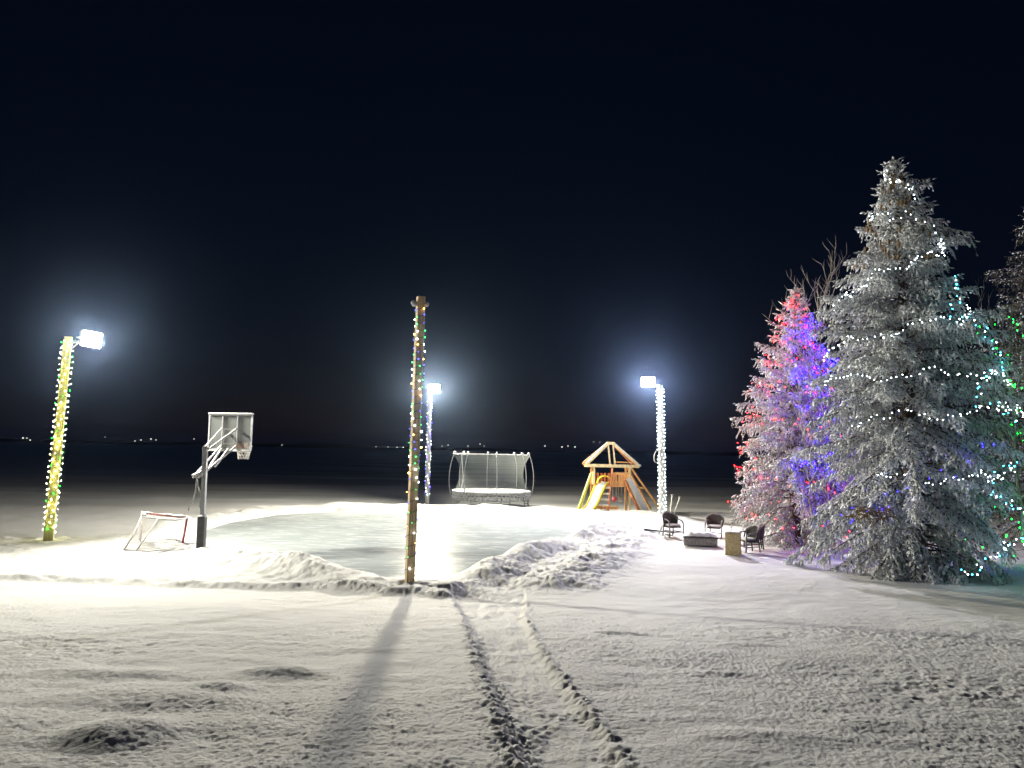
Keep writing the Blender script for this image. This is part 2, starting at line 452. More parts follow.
# far shore: a low dark rise beyond the lake
b = MB(); rows = [[], [], []]
g = random.Random(3)
for i in range(161):
    x = -1600 + i * 20; hh = 4 + 1.5 * math.sin(i * .21) + 1 * math.sin(i * .57 + 1) + g.uniform(-.6, .6)
    rows[0].append((x, 1020, -.5)); rows[1].append((x, 1060, hh)); rows[2].append((x, 1300, hh * .6))
b.grid(rows); tag(b.build('far_shore_hills', M['shore'], smooth=True), 'low dark shore across the lake', 'hills', kind='structure')

# ------------------------------------------------------------------ far yard lamps
def yard_lamp(x, y, z, r, label):
    m = MB(); m.tube([(0, 0, -z), (0, 0, -r * .8)], .12, 6, 0)
    m.lump((0, 0, 0), (r, r, r * .8), 5, 1, 8, 6)
    o = m.build('yard_lamp', [M['dark_metal'], M['far']]); o.location = (x, y, z)
    tag(o, label, 'lamp', 'tiny lights on the far shore')
LB = {'a': 'tiny yard light far across the lake, left of the leftmost lit pole', 'b': 'tiny yard light across the lake between the leftmost lit pole and the basketball hoop',
      'c': 'faint tiny yard light across the lake between basketball hoop and central post', 'd': 'tiny yard light across the lake above the trampoline',
      'e': 'tiny yard light across the lake between trampoline and wooden playset'}
for x, z, r, k in ((-575.7, 5.3, .75, 'a'), (-571, 5.3, .6, 'a'), (-567.2, 3.0, .6, 'a'), (-479, 8.3, .5, 'b'), (-443.5, 4.3, .55, 'b'), (-436.5, 5.6, .6, 'b'), (-424.8, 7.0, .65, 'b'),
                   (-418.8, 6, .5, 'b'), (-374, 8, .5, 'b'), (-270, 3, .4, 'c'), (-159, 3, .5, 'c'), (-144.8, 3, .5, 'c'), (-134.2, 3, .6, 'c'), (-127, 3, .65, 'c'),
                   (-81.2, 5.3, .65, 'd'), (-74, 6.6, .7, 'd'), (-50.5, 5.9, .7, 'd'), (-36.4, 8.5, .8, 'd'), (-31.6, 6.3, .6, 'd'), (40.3, 7.7, .55, 'e'),
                   (60.4, 6.9, .7, 'e'), (67.5, 8.2, .55, 'e'), (75.8, 7.2, .65, 'e'), (98, 13.5, .4, 'e'), (105, 13.6, .4, 'e')):
    yard_lamp(x, 900, z, r, LB[k])

# ------------------------------------------------------------------ light strings
def bulb_mesh(col, r=.017):
    t = (1 + 5 ** .5) / 2
    vs = [(-1, t, 0), (1, t, 0), (-1, -t, 0), (1, -t, 0), (0, -1, t), (0, 1, t), (0, -1, -t), (0, 1, -t), (t, 0, -1), (t, 0, 1), (-t, 0, -1), (-t, 0, 1)]
    fs = [(0, 11, 5), (0, 5, 1), (0, 1, 7), (0, 7, 10), (0, 10, 11), (1, 5, 9), (5, 11, 4), (11, 10, 2), (10, 7, 6), (7, 1, 8),
          (3, 9, 4), (3, 4, 2), (3, 2, 6), (3, 6, 8), (3, 8, 9), (4, 9, 5), (2, 4, 11), (6, 2, 10), (8, 6, 7), (9, 8, 1)]
    me = bpy.data.meshes.new('bulb_' + col)
    me.from_pydata([Vector(v).normalized() * r for v in vs], [], fs); me.materials.append(BULB[col]); me.update()
    return me
BM = {c: bulb_mesh(c) for c in BULB}
BM['small_white'] = bulb_mesh('white', .017)

def light_string(label, group, pts, cols, n, jitter=.02, seed=1, size=1.0):
    """pts: dense path in world space; n bulbs spread evenly; cols: list cycled"""
    g = random.Random(seed)
    pts = [Vector(p) for p in pts]
    o0 = pts[0]
    root = thing('light_string', label, 'string lights', o0, 0, group)
    w = MB(); w.tube([p - o0 for p in pts], .006, 4, 0); w.build('wire', M['wire'], root)
    L = [0]
    for p, q in zip(pts, pts[1:]): L.append(L[-1] + (q - p).length)
    j = 0
    for i in range(n):
        s = L[-1] * (i + .5) / n
        while L[j + 1] < s: j += 1
        t = (s - L[j]) / max(1e-6, L[j + 1] - L[j]); p = pts[j].lerp(pts[j + 1], t)
        c = cols[i % len(cols)] if len(cols) < 8 else g.choice(cols)
        ob = bpy.data.objects.new('bulb', BM[c]); C.objects.link(ob); ob.parent = root
        ob.location = p - o0 + Vector((g.uniform(-1, 1), g.uniform(-1, 1), g.uniform(-1, 1))) * jitter
        k = size * g.uniform(.8, 1.25); ob.scale = (k, k, k)
    return root

def pole_wrap(base, top, rad, turns, z0, z1, n=500):
    base = Vector(base); top = Vector(top); out = []
    for i in range(n + 1):
        t = z0 + (z1 - z0) * i / n; a = 2 * math.pi * turns * i / n
        out.append(base.lerp(top, t) + Vector((math.cos(a), math.sin(a), 0)) * rad)
    return out

# ------------------------------------------------------------------ poles
def post_mesh(h, w0, w1, off, twist=.3, n=4):
    m = MB(); rows = []
    for i in range(9):
        t = i / 8; z = -.4 + (h + .4) * t; tt = max(0, z / h)
        w = w0 + (w1 - w0) * t; ring = []
        if n == 4:
            c = w * .5; e = w * .41
            loc = [(-c, -e), (-e, -c), (e, -c), (c, -e), (c, e), (e, c), (-e, c), (-c, e)]
        else:
            loc = [(w * .5 * math.cos(2 * math.pi * k / 12), w * .5 * math.sin(2 * math.pi * k / 12)) for k in range(12)]
        for px, py in loc:
            ring.append((px * math.cos(twist) - py * math.sin(twist) + off[0] * tt, px * math.sin(twist) + py * math.cos(twist) + off[1] * tt, z))
        rows.append(ring + [ring[0]])
    m.grid(rows); k = len(rows[0]); m.add(rows[-1][:-1], [tuple(range(k - 1))])
    return m

def floodlight(parent, loc, yaw, tilt, lens, w=.46, h=.34):
    """housing with a lens sub-part; faces local -Y before yaw; tilt down"""
    Rm = Matrix.Rotation(yaw, 3, 'Z') @ Matrix.Rotation(tilt, 3, 'X')
    m = MB()
    T = lambda x, y, z: tuple(Rm @ Vector((x, y, z)))
    m.box(Rm @ Vector((0, .03, 0)), (w + .05, .06, h + .05), 0, Rm)
    for i in range(7):
        m.box(Rm @ Vector((-w / 2 + .03 + i * (w - .06) / 6, .085, 0)), (.012, .05, h * .8), 0, Rm)
    for x, z, sx, sz in ((0, h / 2 + .034, w + .05, .02), (0, -h / 2 - .034, w + .05, .02)):
        m.box(Rm @ Vector((x, -.012, z)), (sx, .03, sz), 0, Rm)
    o = m.build('floodlight', M['dark_metal'], parent); o.location = loc
    l = MB()
    dp = .13; a_, c_ = w / 2, h / 2
    l.add([T(-a_, -dp, -c_), T(a_, -dp, -c_), T(a_, -dp, c_), T(-a_, -dp, c_), T(-a_, -.006, -c_), T(a_, -.006, -c_), T(a_, -.006, c_), T(-a_, -.006, c_)],
          [(0, 1, 2, 3), (1, 5, 6, 2), (4, 0, 3, 7)])  # glowing side faces added to throw light sideways and behind
    for sg in (1, -1):
        v_ = MB(); v_.box(Rm @ Vector((0, -dp * .5 - .01, sg * (h / 2 + .012))), (w + .03, dp + .03, .014), 0, Rm); v_.build('added_visor', M['dark_metal'], o)  # plates added to stop the lens glow spilling up and down
    l.build('lens', lens, o)
    br = MB(); br.bar(T(-w / 2 - .04, .03, 0), T(-w / 2 - .04, .16, 0), .012, .04); br.bar(T(w / 2 + .04, .03, 0), T(w / 2 + .04, .16, 0), .012, .04)
    br.bar(T(-w / 2 - .045, .16, 0), T(w / 2 + .045, .16, 0), .04, .012)
    br.build('bracket', M['metal'], o)
    return o

POLE_G = 'poles round the rink'
# leftmost
lb, lt = (-14.4, 24.1), (.19, 0)
p = thing('light_pole', 'pale yellow lit pole at the far left with a boxy floodlight on its arm', 'light pole', (*lb, 0), 0, POLE_G)
post_mesh(6.5, .27, .22, lt, .5).build('post', M['timber_pale'], p, bevel=0)
m = MB(); m.bar((lt[0], 0, 6.28), (lt[0] + .62, -.05, 6.44), .05, .05); m.bar((lt[0], 0, 6.0), (lt[0] + .4, -.03, 6.37), .03, .03)
m.build('arm', M['metal'], p)
floodlight(p, (lt[0] + .78, -.15, 6.42), R(76), R(5), M['lens_left'], .62, .44)
for k in range(2):
    pts = pole_wrap((*lb, 0), (lb[0] + lt[0], lb[1], 6.4), .185, 17, .05 + .475 * k, .05 + .475 * (k + 1), 500)
    light_string('light string, mostly warm bulbs added to brighten the wood, wound up the %s half of the leftmost pale yellow pole' % ('lower', 'upper')[k], 'light strings on poles', pts,
                 ['pole_glow', 'pole_glow', 'white', 'pole_glow', 'green', 'pole_glow', 'pole_glow'], 98, .012, 3 + 70 * k, .6)  # strong warm bulbs added so the post lights up yellow
# central bare post
cb, ct = (-2.21, 17.3), (.07, 0)
p = thing('wooden_post', 'brown square timber post in the centre foreground with no floodlight', 'post', (*cb, 0), 0, POLE_G)
post_mesh(6.66, .185, .175, ct, .45).build('post', M['timber'], p)
m = MB(); m.lump((ct[0] - .15, -.03, 6.50), (.06, .06, .07), 3); m.build('coiled_cable', M['frost_metal'], p, smooth=True)
m = MB(); m.lump((ct[0] + .14, -.03, 6.48), (.05, .05, .06), 4); m.build('coiled_cable', M['frost_metal'], p, smooth=True)
m = MB(); m.lump((0, .0, .12), (.24, .22, .10), 9); m.build('snow_skirt', M['cap'], p, smooth=True)
pts = pole_wrap((*cb, 0), (cb[0] + ct[0], cb[1], 6.6), .13, 24, .36, .97, 900)
light_string('multicoloured light string wound round the upper part of the central brown post', 'light strings on poles', pts, ['white', 'pale_green', 'pale_blue', 'white', 'pale_green', 'pale_blue', 'amber'], 98, .02, 5)
pts = pole_wrap((*cb, 0), (cb[0] + ct[0], cb[1], 6.6), .13, 8, .05, .35, 300)
light_string('sparse light string wound round the lower part of the central brown post', 'light strings on poles', pts, ['pale_green', 'pale_blue', 'white', 'pale_green', 'amber'], 26, .015, 6, .8)
# back pole
bb_, bt = (-4.70, 43.6), (.0, 0)
p = thing('light_pole', 'slim pole at the far rink end directly behind the central post, with a warm floodlight', 'light pole', (*bb_, 0), 0, POLE_G)
post_mesh(6.35, .26, .22, bt, .2, 12).build('post', M['timber_frost'], p, smooth=True)
m = MB(); m.bar((0, 0, 6.2), (.18, .36, 6.5), .06, .06); m.build('arm', M['metal'], p)
floodlight(p, (.20, .32, 6.6), R(18), R(5), M['lens_back'], .56, .42)
pts = pole_wrap((*bb_, 0), (bb_[0], bb_[1], 6.1), .15, 26, .06, .97, 700)
light_string('blue and white light string wound round the slim pole behind the rink', 'light strings on poles', pts, ['white', 'pale_blue', 'white', 'white', 'violet'], 84, .015, 8, 1.15)
# right pole
rb_, rt = (7.26, 36.4), (-.14, 0)
p = thing('light_pole', 'frosty white wrapped pole beside the wooden playset with a cool floodlight', 'light pole', (*rb_, 0), 0, POLE_G)
post_mesh(6.4, .30, .25, rt, .2, 12).build('post', M['timber_frost'], p, smooth=True)
m = MB(); m.bar((rt[0], 0, 6.3), (rt[0] - .40, .26, 6.5), .06, .06); m.build('arm', M['metal'], p)
floodlight(p, (rt[0] - .5, .30, 6.57), R(-24), R(3), M['lens_right'], .56, .42)
for k in range(2):
    pts = pole_wrap((*rb_, 0), (rb_[0] + rt[0], rb_[1], 6.35), .18, 17, .02 + .49 * k, .49 * (k + 1), 600)
    light_string('white light string wound tightly round the %s half of the frosty pole by the playset' % ('lower', 'upper')[k], 'light strings on poles', pts, ['small_white', 'white', 'white'], 95, .02, 9 + k, 1.1)
# coil hung on it
m = MB()
for k in range(3):
    m.tube([(.13 * math.cos(t / 16 * 6.283), .02 * k, .30 * math.sin(t / 16 * 6.283)) for t in range(17)], .022, 6)
o = m.build('cable_coil', M['frost_metal'], smooth=True); o.location = (6.95, 36.2, 3.0); o.rotation_euler = (0, .2, 0)
tag(o, 'frosted loop of cable hung on the white wrapped pole', 'cable')
for k, (x, y, dx, h, lab) in enumerate(((7.62, 36.5, .12, .80, 'shorter thin stake stuck in the snow against the white wrapped pole'), (7.70, 36.2, .34, .74, 'leaning thin stake farthest right beside the white wrapped pole'))):
    m = MB(); m.bar((0, 0, -.1), (dx, .05, h + .1), .07, .04); m.box((dx, .05, h + .12), (.085, .055, .04))
    o = m.build('wooden_stake', [M['timber_frost']]); o.location = (x, y, gz(x, y)); tag(o, lab, 'stake', 'stakes by the white pole')

# ------------------------------------------------------------------ basketball hoop
hx, hy = -9.09, 22.8
hz = gz(hx, hy)
H = thing('basketball_hoop', 'snowy basketball hoop with padded black pole base at the rink edge', 'basketball hoop', (hx, hy, 0))
m = MB(); m.box((-.01, 0, .50), (.22, .24, 1.08)); m.build('pole_pad', M['black_pad'], H, bevel=.03)
m = MB(); m.lump((0, 0, 1.05), (.12, .13, .04), 2); m.build('snow_cap', M['cap'], H, smooth=True)
m = MB(); m.bar((0, 0, .9), (-.03, 0, 3.12), .13, .13, up=(0, 1, 0)); m.build('pole', M['metal'], H, bevel=.012)
m = MB(); m.box((-.075, 0, 1.55), (.03, .16, .5)); m.build('height_scale', M['frost_metal'], H)
nrm = Vector((.235, .972, 0)); tng = Vector((.972, -.235, 0))     # board faces along nrm (away), tng to the right
bc = Vector((.37, .85, 3.55))
Bo = bpy.data.objects.new('backboard', None)
W2, H2 = .74, .53
def bp_(u, v, w=0): return bc + tng * u + Vector((0, 0, 1)) * v + nrm * w
m = MB(); vs = [bp_(su * W2, sv * H2, w) for w in (-.012, .012) for su, sv in ((-1, -1), (1, -1), (1, 1), (-1, 1))]
m.add(vs, [(0, 1, 2, 3), (7, 6, 5, 4), (0, 4, 5, 1), (1, 5, 6, 2), (2, 6, 7, 3), (3, 7, 4, 0)])
board = m.build('backboard', M['acrylic'], H)
m = MB()
for u0, v0, u1, v1 in ((-W2, H2, W2, H2), (-W2, -H2, W2, -H2), (-W2, -H2, -W2, H2), (W2, -H2, W2, H2)):
    m.bar(bp_(u0 * 1.0, v0 * 1.0), bp_(u1, v1), .042, .042, up=nrm)
m.bar(bp_(-.26, -H2, -.03), bp_(-.26, H2, -.03), .022, .03, up=nrm); m.bar(bp_(.26, -H2, -.03), bp_(.26, H2, -.03), .022, .03, up=nrm)
m.build('frame', M['frost_metal'], board)
m = MB(); m.bar(bp_(-W2 - .03, H2 + .05), bp_(W2 + .03, H2 + .05), .11, .06); m.build('snow_cap', M['cap'], board, bevel=.02)
m = MB()
for u0, v0, u1, v1 in ((-.24, .10, .14, .10), (-.24, -.36, .14, -.36), (-.24, -.36, -.24, .10), (.14, -.36, .14, .10)):
    m.bar(bp_(u0, v0, .016), bp_(u1, v1, .016), .05, .006, up=nrm)
m.build('target_square', M['white_paint'], board)
m = MB(); m.bar(bp_(-W2 * .98, -H2 - .03, 0), bp_(W2 * .98, -H2 - .03, 0), .06, .06); m.build('edge_pad', M['white_paint'], board, bevel=.02)
# rim
rc = bp_(.24, -.42, .42)
rim = MB(); rim.tube([rc + Vector((math.cos(t / 20 * 6.2832) * .23, math.sin(t / 20 * 6.2832) * .23, 0)) for t in range(21)], .014, 6)
rim.bar(bp_(.26, -.40, .02), bp_(.26, -.40, .2), .48, .18)
rim.bar(bp_(.10, -.42, .1), rc + tng * -.2, .02, .02); rim.bar(bp_(.38, -.42, .1), rc + tng * .2, .02, .02)
rim.build('rim', M['orange_rim'], H)
m = MB(); rings = []
for i, (r, z) in enumerate(((.225, -.01), (.21, -.12), (.185, -.22), (.16, -.32), (.15, -.40))):
    rings.append([rc + Vector((math.cos((k + .5 * (i % 2)) / 12 * 6.2832) * r, math.sin((k + .5 * (i % 2)) / 12 * 6.2832) * r, z)) for k in range(12)])
for i in range(4):
    for k in range(12):
        m.tube([rings[i][k], rings[i + 1][k]], .013, 4); m.tube([rings[i][k], rings[i + 1][(k + (1 if i % 2 else -1)) % 12]], .013, 4)
m.build('net', M['net'], H)
# lift arms
for s in (-1, 1):
    m = MB()
    m.bar(Vector((-.02, .0, 3.02)) + tng * .09 * s, bp_(.26 * s, .12, -.05), .035, .05)
    m.bar(Vector((-.22, -.14, 2.18)) + tng * .09 * s, bp_(.26 * s, -.42, -.05), .04, .055)
    m.bar(Vector((.12, .2, 2.50)) + tng * .09 * s, bp_(.12 * s, -.50, -.22), .04, .05)
    m.build('lift_arm', M['white_paint'], H)
m = MB(); m.bar(Vector((-.28, -.18, 2.22)), Vector((-.10, .0, 2.36)), .16, .09); m.build('lift_bracket', M['white_paint'], H)
m = MB(); m.tube([(-.20, -.1, 2.2), (-.22, -.1, 1.75), (-.30, -.1, 1.45), (-.32, -.1, 1.38), (-.38, -.1, 1.32), (-.39, -.1, 1.2)], .018, 6)
m.tube([(-.2, -.1, 2.15), (-.08, -.08, 1.6)], .02, 6)
m.build('crank_handle', M['metal'], H)

# ------------------------------------------------------------------ hockey net
Nt = thing('hockey_net', 'hockey goal with red posts and white netting half sunk in snow', 'goal', (-10.6, 23.0, 0))
o_ = Vector((-10.6, 23.0, 0))
A0 = Vector((-11.28, 23.6, 1.02)); B0 = Vector((-9.78, 23.35, .93)); A1 = Vector((-11.0, 23.0, .98)); B1 = Vector((-9.95, 22.9, .90))
Ab = Vector((-11.02, 22.1, .12)); Bb = Vector((-10.25, 22.05, .1)); Af = Vector((-11.3, 23.65, 0)); Bf = Vector((-9.92, 23.35, -.05))
m = MB(); m.tube([B0 - o_, (B0 + Bf) / 2 - o_ + Vector((.01, 0, 0)), Bf - o_], .035, 8); m.build('goal_post', M['red_paint'], Nt, smooth=True)
m = MB(); m.tube([A0 - o_, Af - o_], .03, 8); m.build('goal_post', M['red_paint'], Nt, smooth=True)
m = MB(); m.tube([A0 - o_, (A0 + B0) / 2 - o_ + Vector((0, 0, .02)), B0 - o_], .035, 8); m.build('crossbar', M['faded_red'], Nt, smooth=True)
m = MB(); m.tube([A0 - o_, A1 - o_, B1 - o_, B0 - o_], .022, 6); m.tube([A1 - o_, (A1 * .45 + Ab * .55) - o_ + Vector((.06, 0, 0)), Ab - o_], .022, 6)
m.tube([Af - o_ + Vector((0, 0, .12)), Ab - o_, Bb - o_, Bf - o_ + Vector((0, 0, .12))], .022, 6); m.tube([(A1 + B1) / 2 - o_, (Ab + Bb) / 2 - o_], .018, 6)
m.build('rear_frame', M['white_paint'], Nt, smooth=True)
def lattice(m, P00, P10, P01, P11, nu, nv, sag, r):
    def pt(u, v):
        p = P00 * (1 - u) * (1 - v) + P10 * u * (1 - v) + P01 * (1 - u) * v + P11 * u * v
        return p - o_ + sag * (4 * u * (1 - u) * v * (1 - v) * 4)
    for i in range(nu + 1): m.tube([pt(i / nu, j / 6) for j in range(7)], r, 3, cap=False)
    for j in range(nv + 1): m.tube([pt(i / 6, j / nv) for i in range(7)], r, 3, cap=False)
m = MB()
lattice(m, A1, B1, Ab, Bb, 22, 14, Vector((0, .12, 0)), .006)
lattice(m, A0, A1, Af, Ab, 9, 14, Vector((.08, 0, 0)), .007)
lattice(m, B0, B1, Bf, Bb, 9, 12, Vector((-.05, 0, 0)), .006)
lattice(m, A0, B0, A1, B1, 20, 6, Vector((0, 0, -.05)), .006)
m.build('netting', M['net'], Nt)
m = MB(); m.tube([A0 - o_ + Vector((0, 0, .045)), A0.lerp(A1, .5) - o_ + Vector((.06, 0, .05)), A1 - o_ + Vector((.1, 0, .03))], [.03, .06, .03], 8)
m.tube([A0.lerp(B0, t) - o_ + Vector((0, 0, .035 + .01 * math.sin(t * 23))) for t in (.38, .45, .6, .7, .8, .9, .97)], [.012, .03, .035, .03, .04, .045, .02], 8)
m.tube([A0.lerp(B0, t) - o_ + Vector((0, 0, .035)) for t in (.05, .12, .2, .26)], [.03, .04, .03, .01], 8)
m.build('snow_cap', M['cap'], Nt, smooth=True)

# ------------------------------------------------------------------ trampoline
T = thing('trampoline', 'round trampoline with grey safety net behind the far rink bank', 'trampoline', (-1.03, 42.6, .17))
RT = 2.17
ring = lambda r, z, n=48: [(r * math.cos(k / n * 6.28319), r * math.sin(k / n * 6.28319), z) for k in range(n + 1)]
m = MB(); m.add(ring(RT - .32, .70)[:-1], [tuple(range(48))]); m.build('jumping_mat', M['cap'], T)
m = MB(); m.grid([ring(RT - .36, .70), ring(RT - .18, .745), ring(RT + .02, .735), ring(RT + .03, .68), ring(RT - .02, .66)]); m.build('snowy_pad', M['cap'], T, smooth=True)
m = MB(); n = 56
for k in range(n):
    for s in (1, -1):
        a0 = k / n * 6.28319; a1 = (k + s * 1.2) / n * 6.28319
        m.bar((RT * math.cos(a0), RT * math.sin(a0), .66), ((RT - .05) * math.cos(a1), (RT - .05) * math.sin(a1), .26), .05, .02)
m.build('spring_skirt', M['frost_metal'], T)
m = MB(); m.tube(ring(RT - .05, .27), .035, 6); m.build('frame', M['metal'], T, smooth=True)
for k in range(8):
    a0 = (k + .5) / 8 * 6.28319; m = MB()
    for s in (-.13, .13):
        m.tube([((RT - .05) * math.cos(a0 + s), (RT - .05) * math.sin(a0 + s), .27), ((RT - .05) * math.cos(a0 + s * .9), (RT - .05) * math.sin(a0 + s * .9), -.05)], .03, 6)
    m.tube([((RT - .05) * math.cos(a0 - .12), (RT - .05) * math.sin(a0 - .12), -.02), ((RT - .05) * math.cos(a0 + .12), (RT - .05) * math.sin(a0 + .12), -.02)], .03, 6)
    m.build('leg', M['metal'], T, smooth=True)
for k in range(8):
    a0 = (k + .18) / 8 * 6.28319; m = MB(); pp = []
    for i in range(9):
        t = i / 8; r = RT + .02 + .24 * math.sin(t * math.pi) ** .8 - .12 * t
        pp.append((r * math.cos(a0), r * math.sin(a0), .3 + 2.5 * t))
    m.tube(pp, .022, 6); po = m.build('enclosure_pole', M['tramp_pole'], T, smooth=True)
    q = MB(); q.lump(pp[-1], (.07, .07, .06), k); q.build('pole_cap', M['cap'], po, smooth=True)
m = MB(); rows = []
for i in range(13):
    t = i / 12; r = RT - .12 - .34 * math.sin(t * math.pi); sc = 1
    rows.append([((r + .10 * abs(math.cos(4 * (k / 64 * 6.28319 - .14))) * t) * math.cos(k / 64 * 6.28319), (r + .10 * abs(math.cos(4 * (k / 64 * 6.28319 - .14))) * t) * math.sin(k / 64 * 6.28319), .72 + 2.0 * t) for k in range(65)])
m.grid(rows); m.build('safety_net', M['tramp_net'], T, smooth=True)
m = MB(); m.tube(rows[-1], .018, 5); m.build('top_rope', M['frost_metal'], T)
m = MB(); m.tube([(-1.62, -1.35, 2.7), (-1.50, -1.4, 1.5), (-1.58, -1.5, .75)], .02, 5); m.tube([(-1.50, -1.4, 1.35), (-1.36, -1.55, .75)], .02, 5); m.build('entrance_zip', M['white_paint'], T)

# ------------------------------------------------------------------ playset
P = thing('wooden_playset', 'orange wooden playset with open peaked roof, slide and ladder in snow', 'playset', (5.4, 41.2, 0))
def part(name, mt, fn, parent=P, **k):
    m = MB(); fn(m); return m.build(name, mt, parent, **k)
X0, X1, Y0, Y1 = -.95, .95, -.6, .8
for x in (X0, X1):
    for y in (Y0, Y1):
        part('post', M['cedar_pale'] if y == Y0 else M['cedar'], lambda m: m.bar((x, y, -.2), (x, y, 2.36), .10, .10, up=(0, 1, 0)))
part('deck', M['cedar'], lambda m: [m.box((X0 + .12 + i * .208, .1, 1.42), (.19, 1.5, .05)) for i in range(9)] and m.box((0, Y0 - .03, 1.38), (2.0, .05, .14)))
part('railing', M['cedar'], lambda m: [m.box((.10 + i * .14, Y0 + .02, 1.76), (.10, .03, .56)) for i in range(6)] and m.box((.45, Y0 - .01, 1.52), (.95, .035, .16)) and m.box((.45, Y0 - .01, 2.02), (.95, .035, .12)))
part('railing', M['cedar'], lambda m: [m.box((X1 - .02, Y0 + .15 + i * .16, 1.76), (.03, .11, .6)) for i in range(8)])
part('railing', M['cedar_red'], lambda m: [m.box((X0 + .15 + i * .2, Y1 - .03, 1.72), (.12, .03, .56)) for i in range(9)])
part('railing', M['cedar_pale'], lambda m: [m.box((X0 + .02, Y0 + .5 + i * .16, 1.76), (.03, .11, .6)) for i in range(5)])
part('eave_beam', M['cedar_pale'], lambda m: m.bar((-1.38, Y0 - .18, 2.42), (1.42, Y0 - .18, 2.42), .07, .16))
part('eave_beam', M['cedar_pale'], lambda m: m.bar((-1.30, Y1 + .2, 2.40), (1.34, Y1 + .2, 2.40), .07, .14))
for x in (-1.34, 1.38):
    part('eave_beam', M['cedar'], lambda m: m.bar((x, Y0 - .14, 2.40), (x * .97, Y1 + .16, 2.40), .07, .14))
for x in (-1, 1):
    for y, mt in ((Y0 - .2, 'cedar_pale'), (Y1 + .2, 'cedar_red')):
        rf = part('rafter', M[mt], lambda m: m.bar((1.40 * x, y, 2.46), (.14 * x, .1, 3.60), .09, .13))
        part('snow_strip', M['cap'], lambda m: m.bar((1.36 * x, y, 2.575), (.15 * x, .1, 3.685), .075, .035), rf)
    part('rafter', M['cedar_red'], lambda m: m.bar((1.40 * x, .1, 2.46), (.14 * x, .1, 3.58), .06, .10))
part('ridge_beam', M['cedar_pale'], lambda m: m.bar((-.22, .1, 3.62), (.22, .1, 3.62), .12, .14))
for x in (-.13, .13):
    part('king_post', M['cedar_pale'], lambda m: m.bar((x, Y0 - .16, 2.5), (x, .06, 3.54), .08, .08))
part('roof_purlin', M['cedar'], lambda m: m.bar((.2, Y0 - .05, 2.62), (1.2, Y0 - .05, 2.62), .06, .06))
def slide_rows(w, off):
    rows = []
    for i in range(15):
        t = i / 14; e = t * t * (3 - 2 * t)
        c = Vector((-.42, Y0 - .05, 1.50)).lerp(Vector((-1.42, Y0 - 1.25, .12)), t); c.z = 1.50 - 1.36 * e
        s = Vector((.77, -.64, 0)) * w
        rows.append([c - s + Vector((0, 0, off)), c + s + Vector((0, 0, off))])
    return rows
sl = part('slide', M['yellow'], lambda m: m.grid(slide_rows(.27, 0)), solid=.03)
for k in (0, 1):
    part('side_rail', M['yellow'], lambda m: m.tube([r[k] + Vector((0, 0, .05)) for r in slide_rows(.29, 0)], .065, 8), sl, smooth=True)
part('snow_layer', M['cap'], lambda m: m.grid(slide_rows(.21, .055)), sl, solid=.05)
part('slide_hood', M['yellow'], lambda m: m.grid([[(-.42 + .40 * math.cos(t / 10 * math.pi) * q, Y0 - .06 - d_, 1.50 + .42 * math.sin(t / 10 * math.pi) * q) for t in range(11)] for d_, q in ((0, 1), (.3, .92))]), solid=.05)
# ladder
for a0, b0, mt in (((.0, Y0 - .12, 2.28), (-.36, Y0 - 1.05, -.15), 'cedar_red'), ((-.58, Y0 - .10, 1.55), (-1.08, Y0 - 1.0, -.05), 'cedar_pale')):
    part('ladder_stringer', M[mt], lambda m: m.bar(a0, b0, .10, .09))
for z in (1.25, .95, .66, .37, .08):
    t = (2.28 - z) / 2.43; xr = -.36 * t; yr = Y0 - .12 - .93 * t; t2 = (1.55 - z) / 1.6; xl = -.58 - .5 * t2; yl = Y0 - .1 - .9 * t2
    rg = part('ladder_rung', M['cedar_pale'], lambda m: m.bar((xl, yl, z), (xr, yr, z), .11, .05))
    part('snow_strip', M['cap'], lambda m: m.bar((xl, yl, z + .05), (xr, yr, z + .05), .10, .05), rg)
# sloping frame leg at the left, climbing ramp and swing leg at the right
part('frame_leg', M['leaf_green'], lambda m: m.bar((-1.10, Y0 + .1, 2.0), (-1.88, Y0 - .4, -.1), .11, .09))
part('frame_leg', M['leaf_green'], lambda m: m.bar((-.98, Y0 + .9, 2.0), (-1.60, Y0 + 1.2, -.1), .09, .09))
part('frame_brace', M['leaf_green'], lambda m: m.bar((-1.30, Y0 - .02, 1.30), (-1.13, Y0 + 1.05, 1.30), .07, .09))
rp = part('climbing_ramp', M['cedar_pale'], lambda m: m.grid([[(.74, Y0 - .06, 1.72), (1.06, Y0 + .02, 1.72)], [(1.42, Y0 - .95, .0), (1.88, Y0 - .80, .0)]]), solid=.05)
part('ramp_rail', M['cedar_red'], lambda m: m.bar((.66, Y0 - .1, 1.66), (1.36, Y0 - 1.0, -.05), .08, .12), rp)
part('snow_layer', M['cap'], lambda m: m.grid([[(.76, Y0 - .10, 1.76), (1.05, Y0 - .03, 1.76)], [(1.14, Y0 - .6, .86), (1.48, Y0 - .5, .9)], [(1.45, Y0 - 1.02, .04), (1.86, Y0 - .86, .04)]]), rp, solid=.05)
part('swing_leg', M['cedar'], lambda m: m.bar((1.02, Y0 + .1, 2.34), (2.66, Y0 - .5, -.05), .10, .10))
part('swing_leg', M['cedar'], lambda m: m.bar((1.02, Y1 + .1, 2.34), (2.50, Y1 + .9, -.05), .10, .10))
part('swing_brace', M['cedar'], lambda m: m.bar((1.20, Y0 - .2, 1.30), (1.76, Y0 - .2, 1.30), .07, .11))
part('ground_beam', M['cedar'], lambda m: m.bar((-.95, Y0, .22), (.35, Y0, .22), .09, .16))
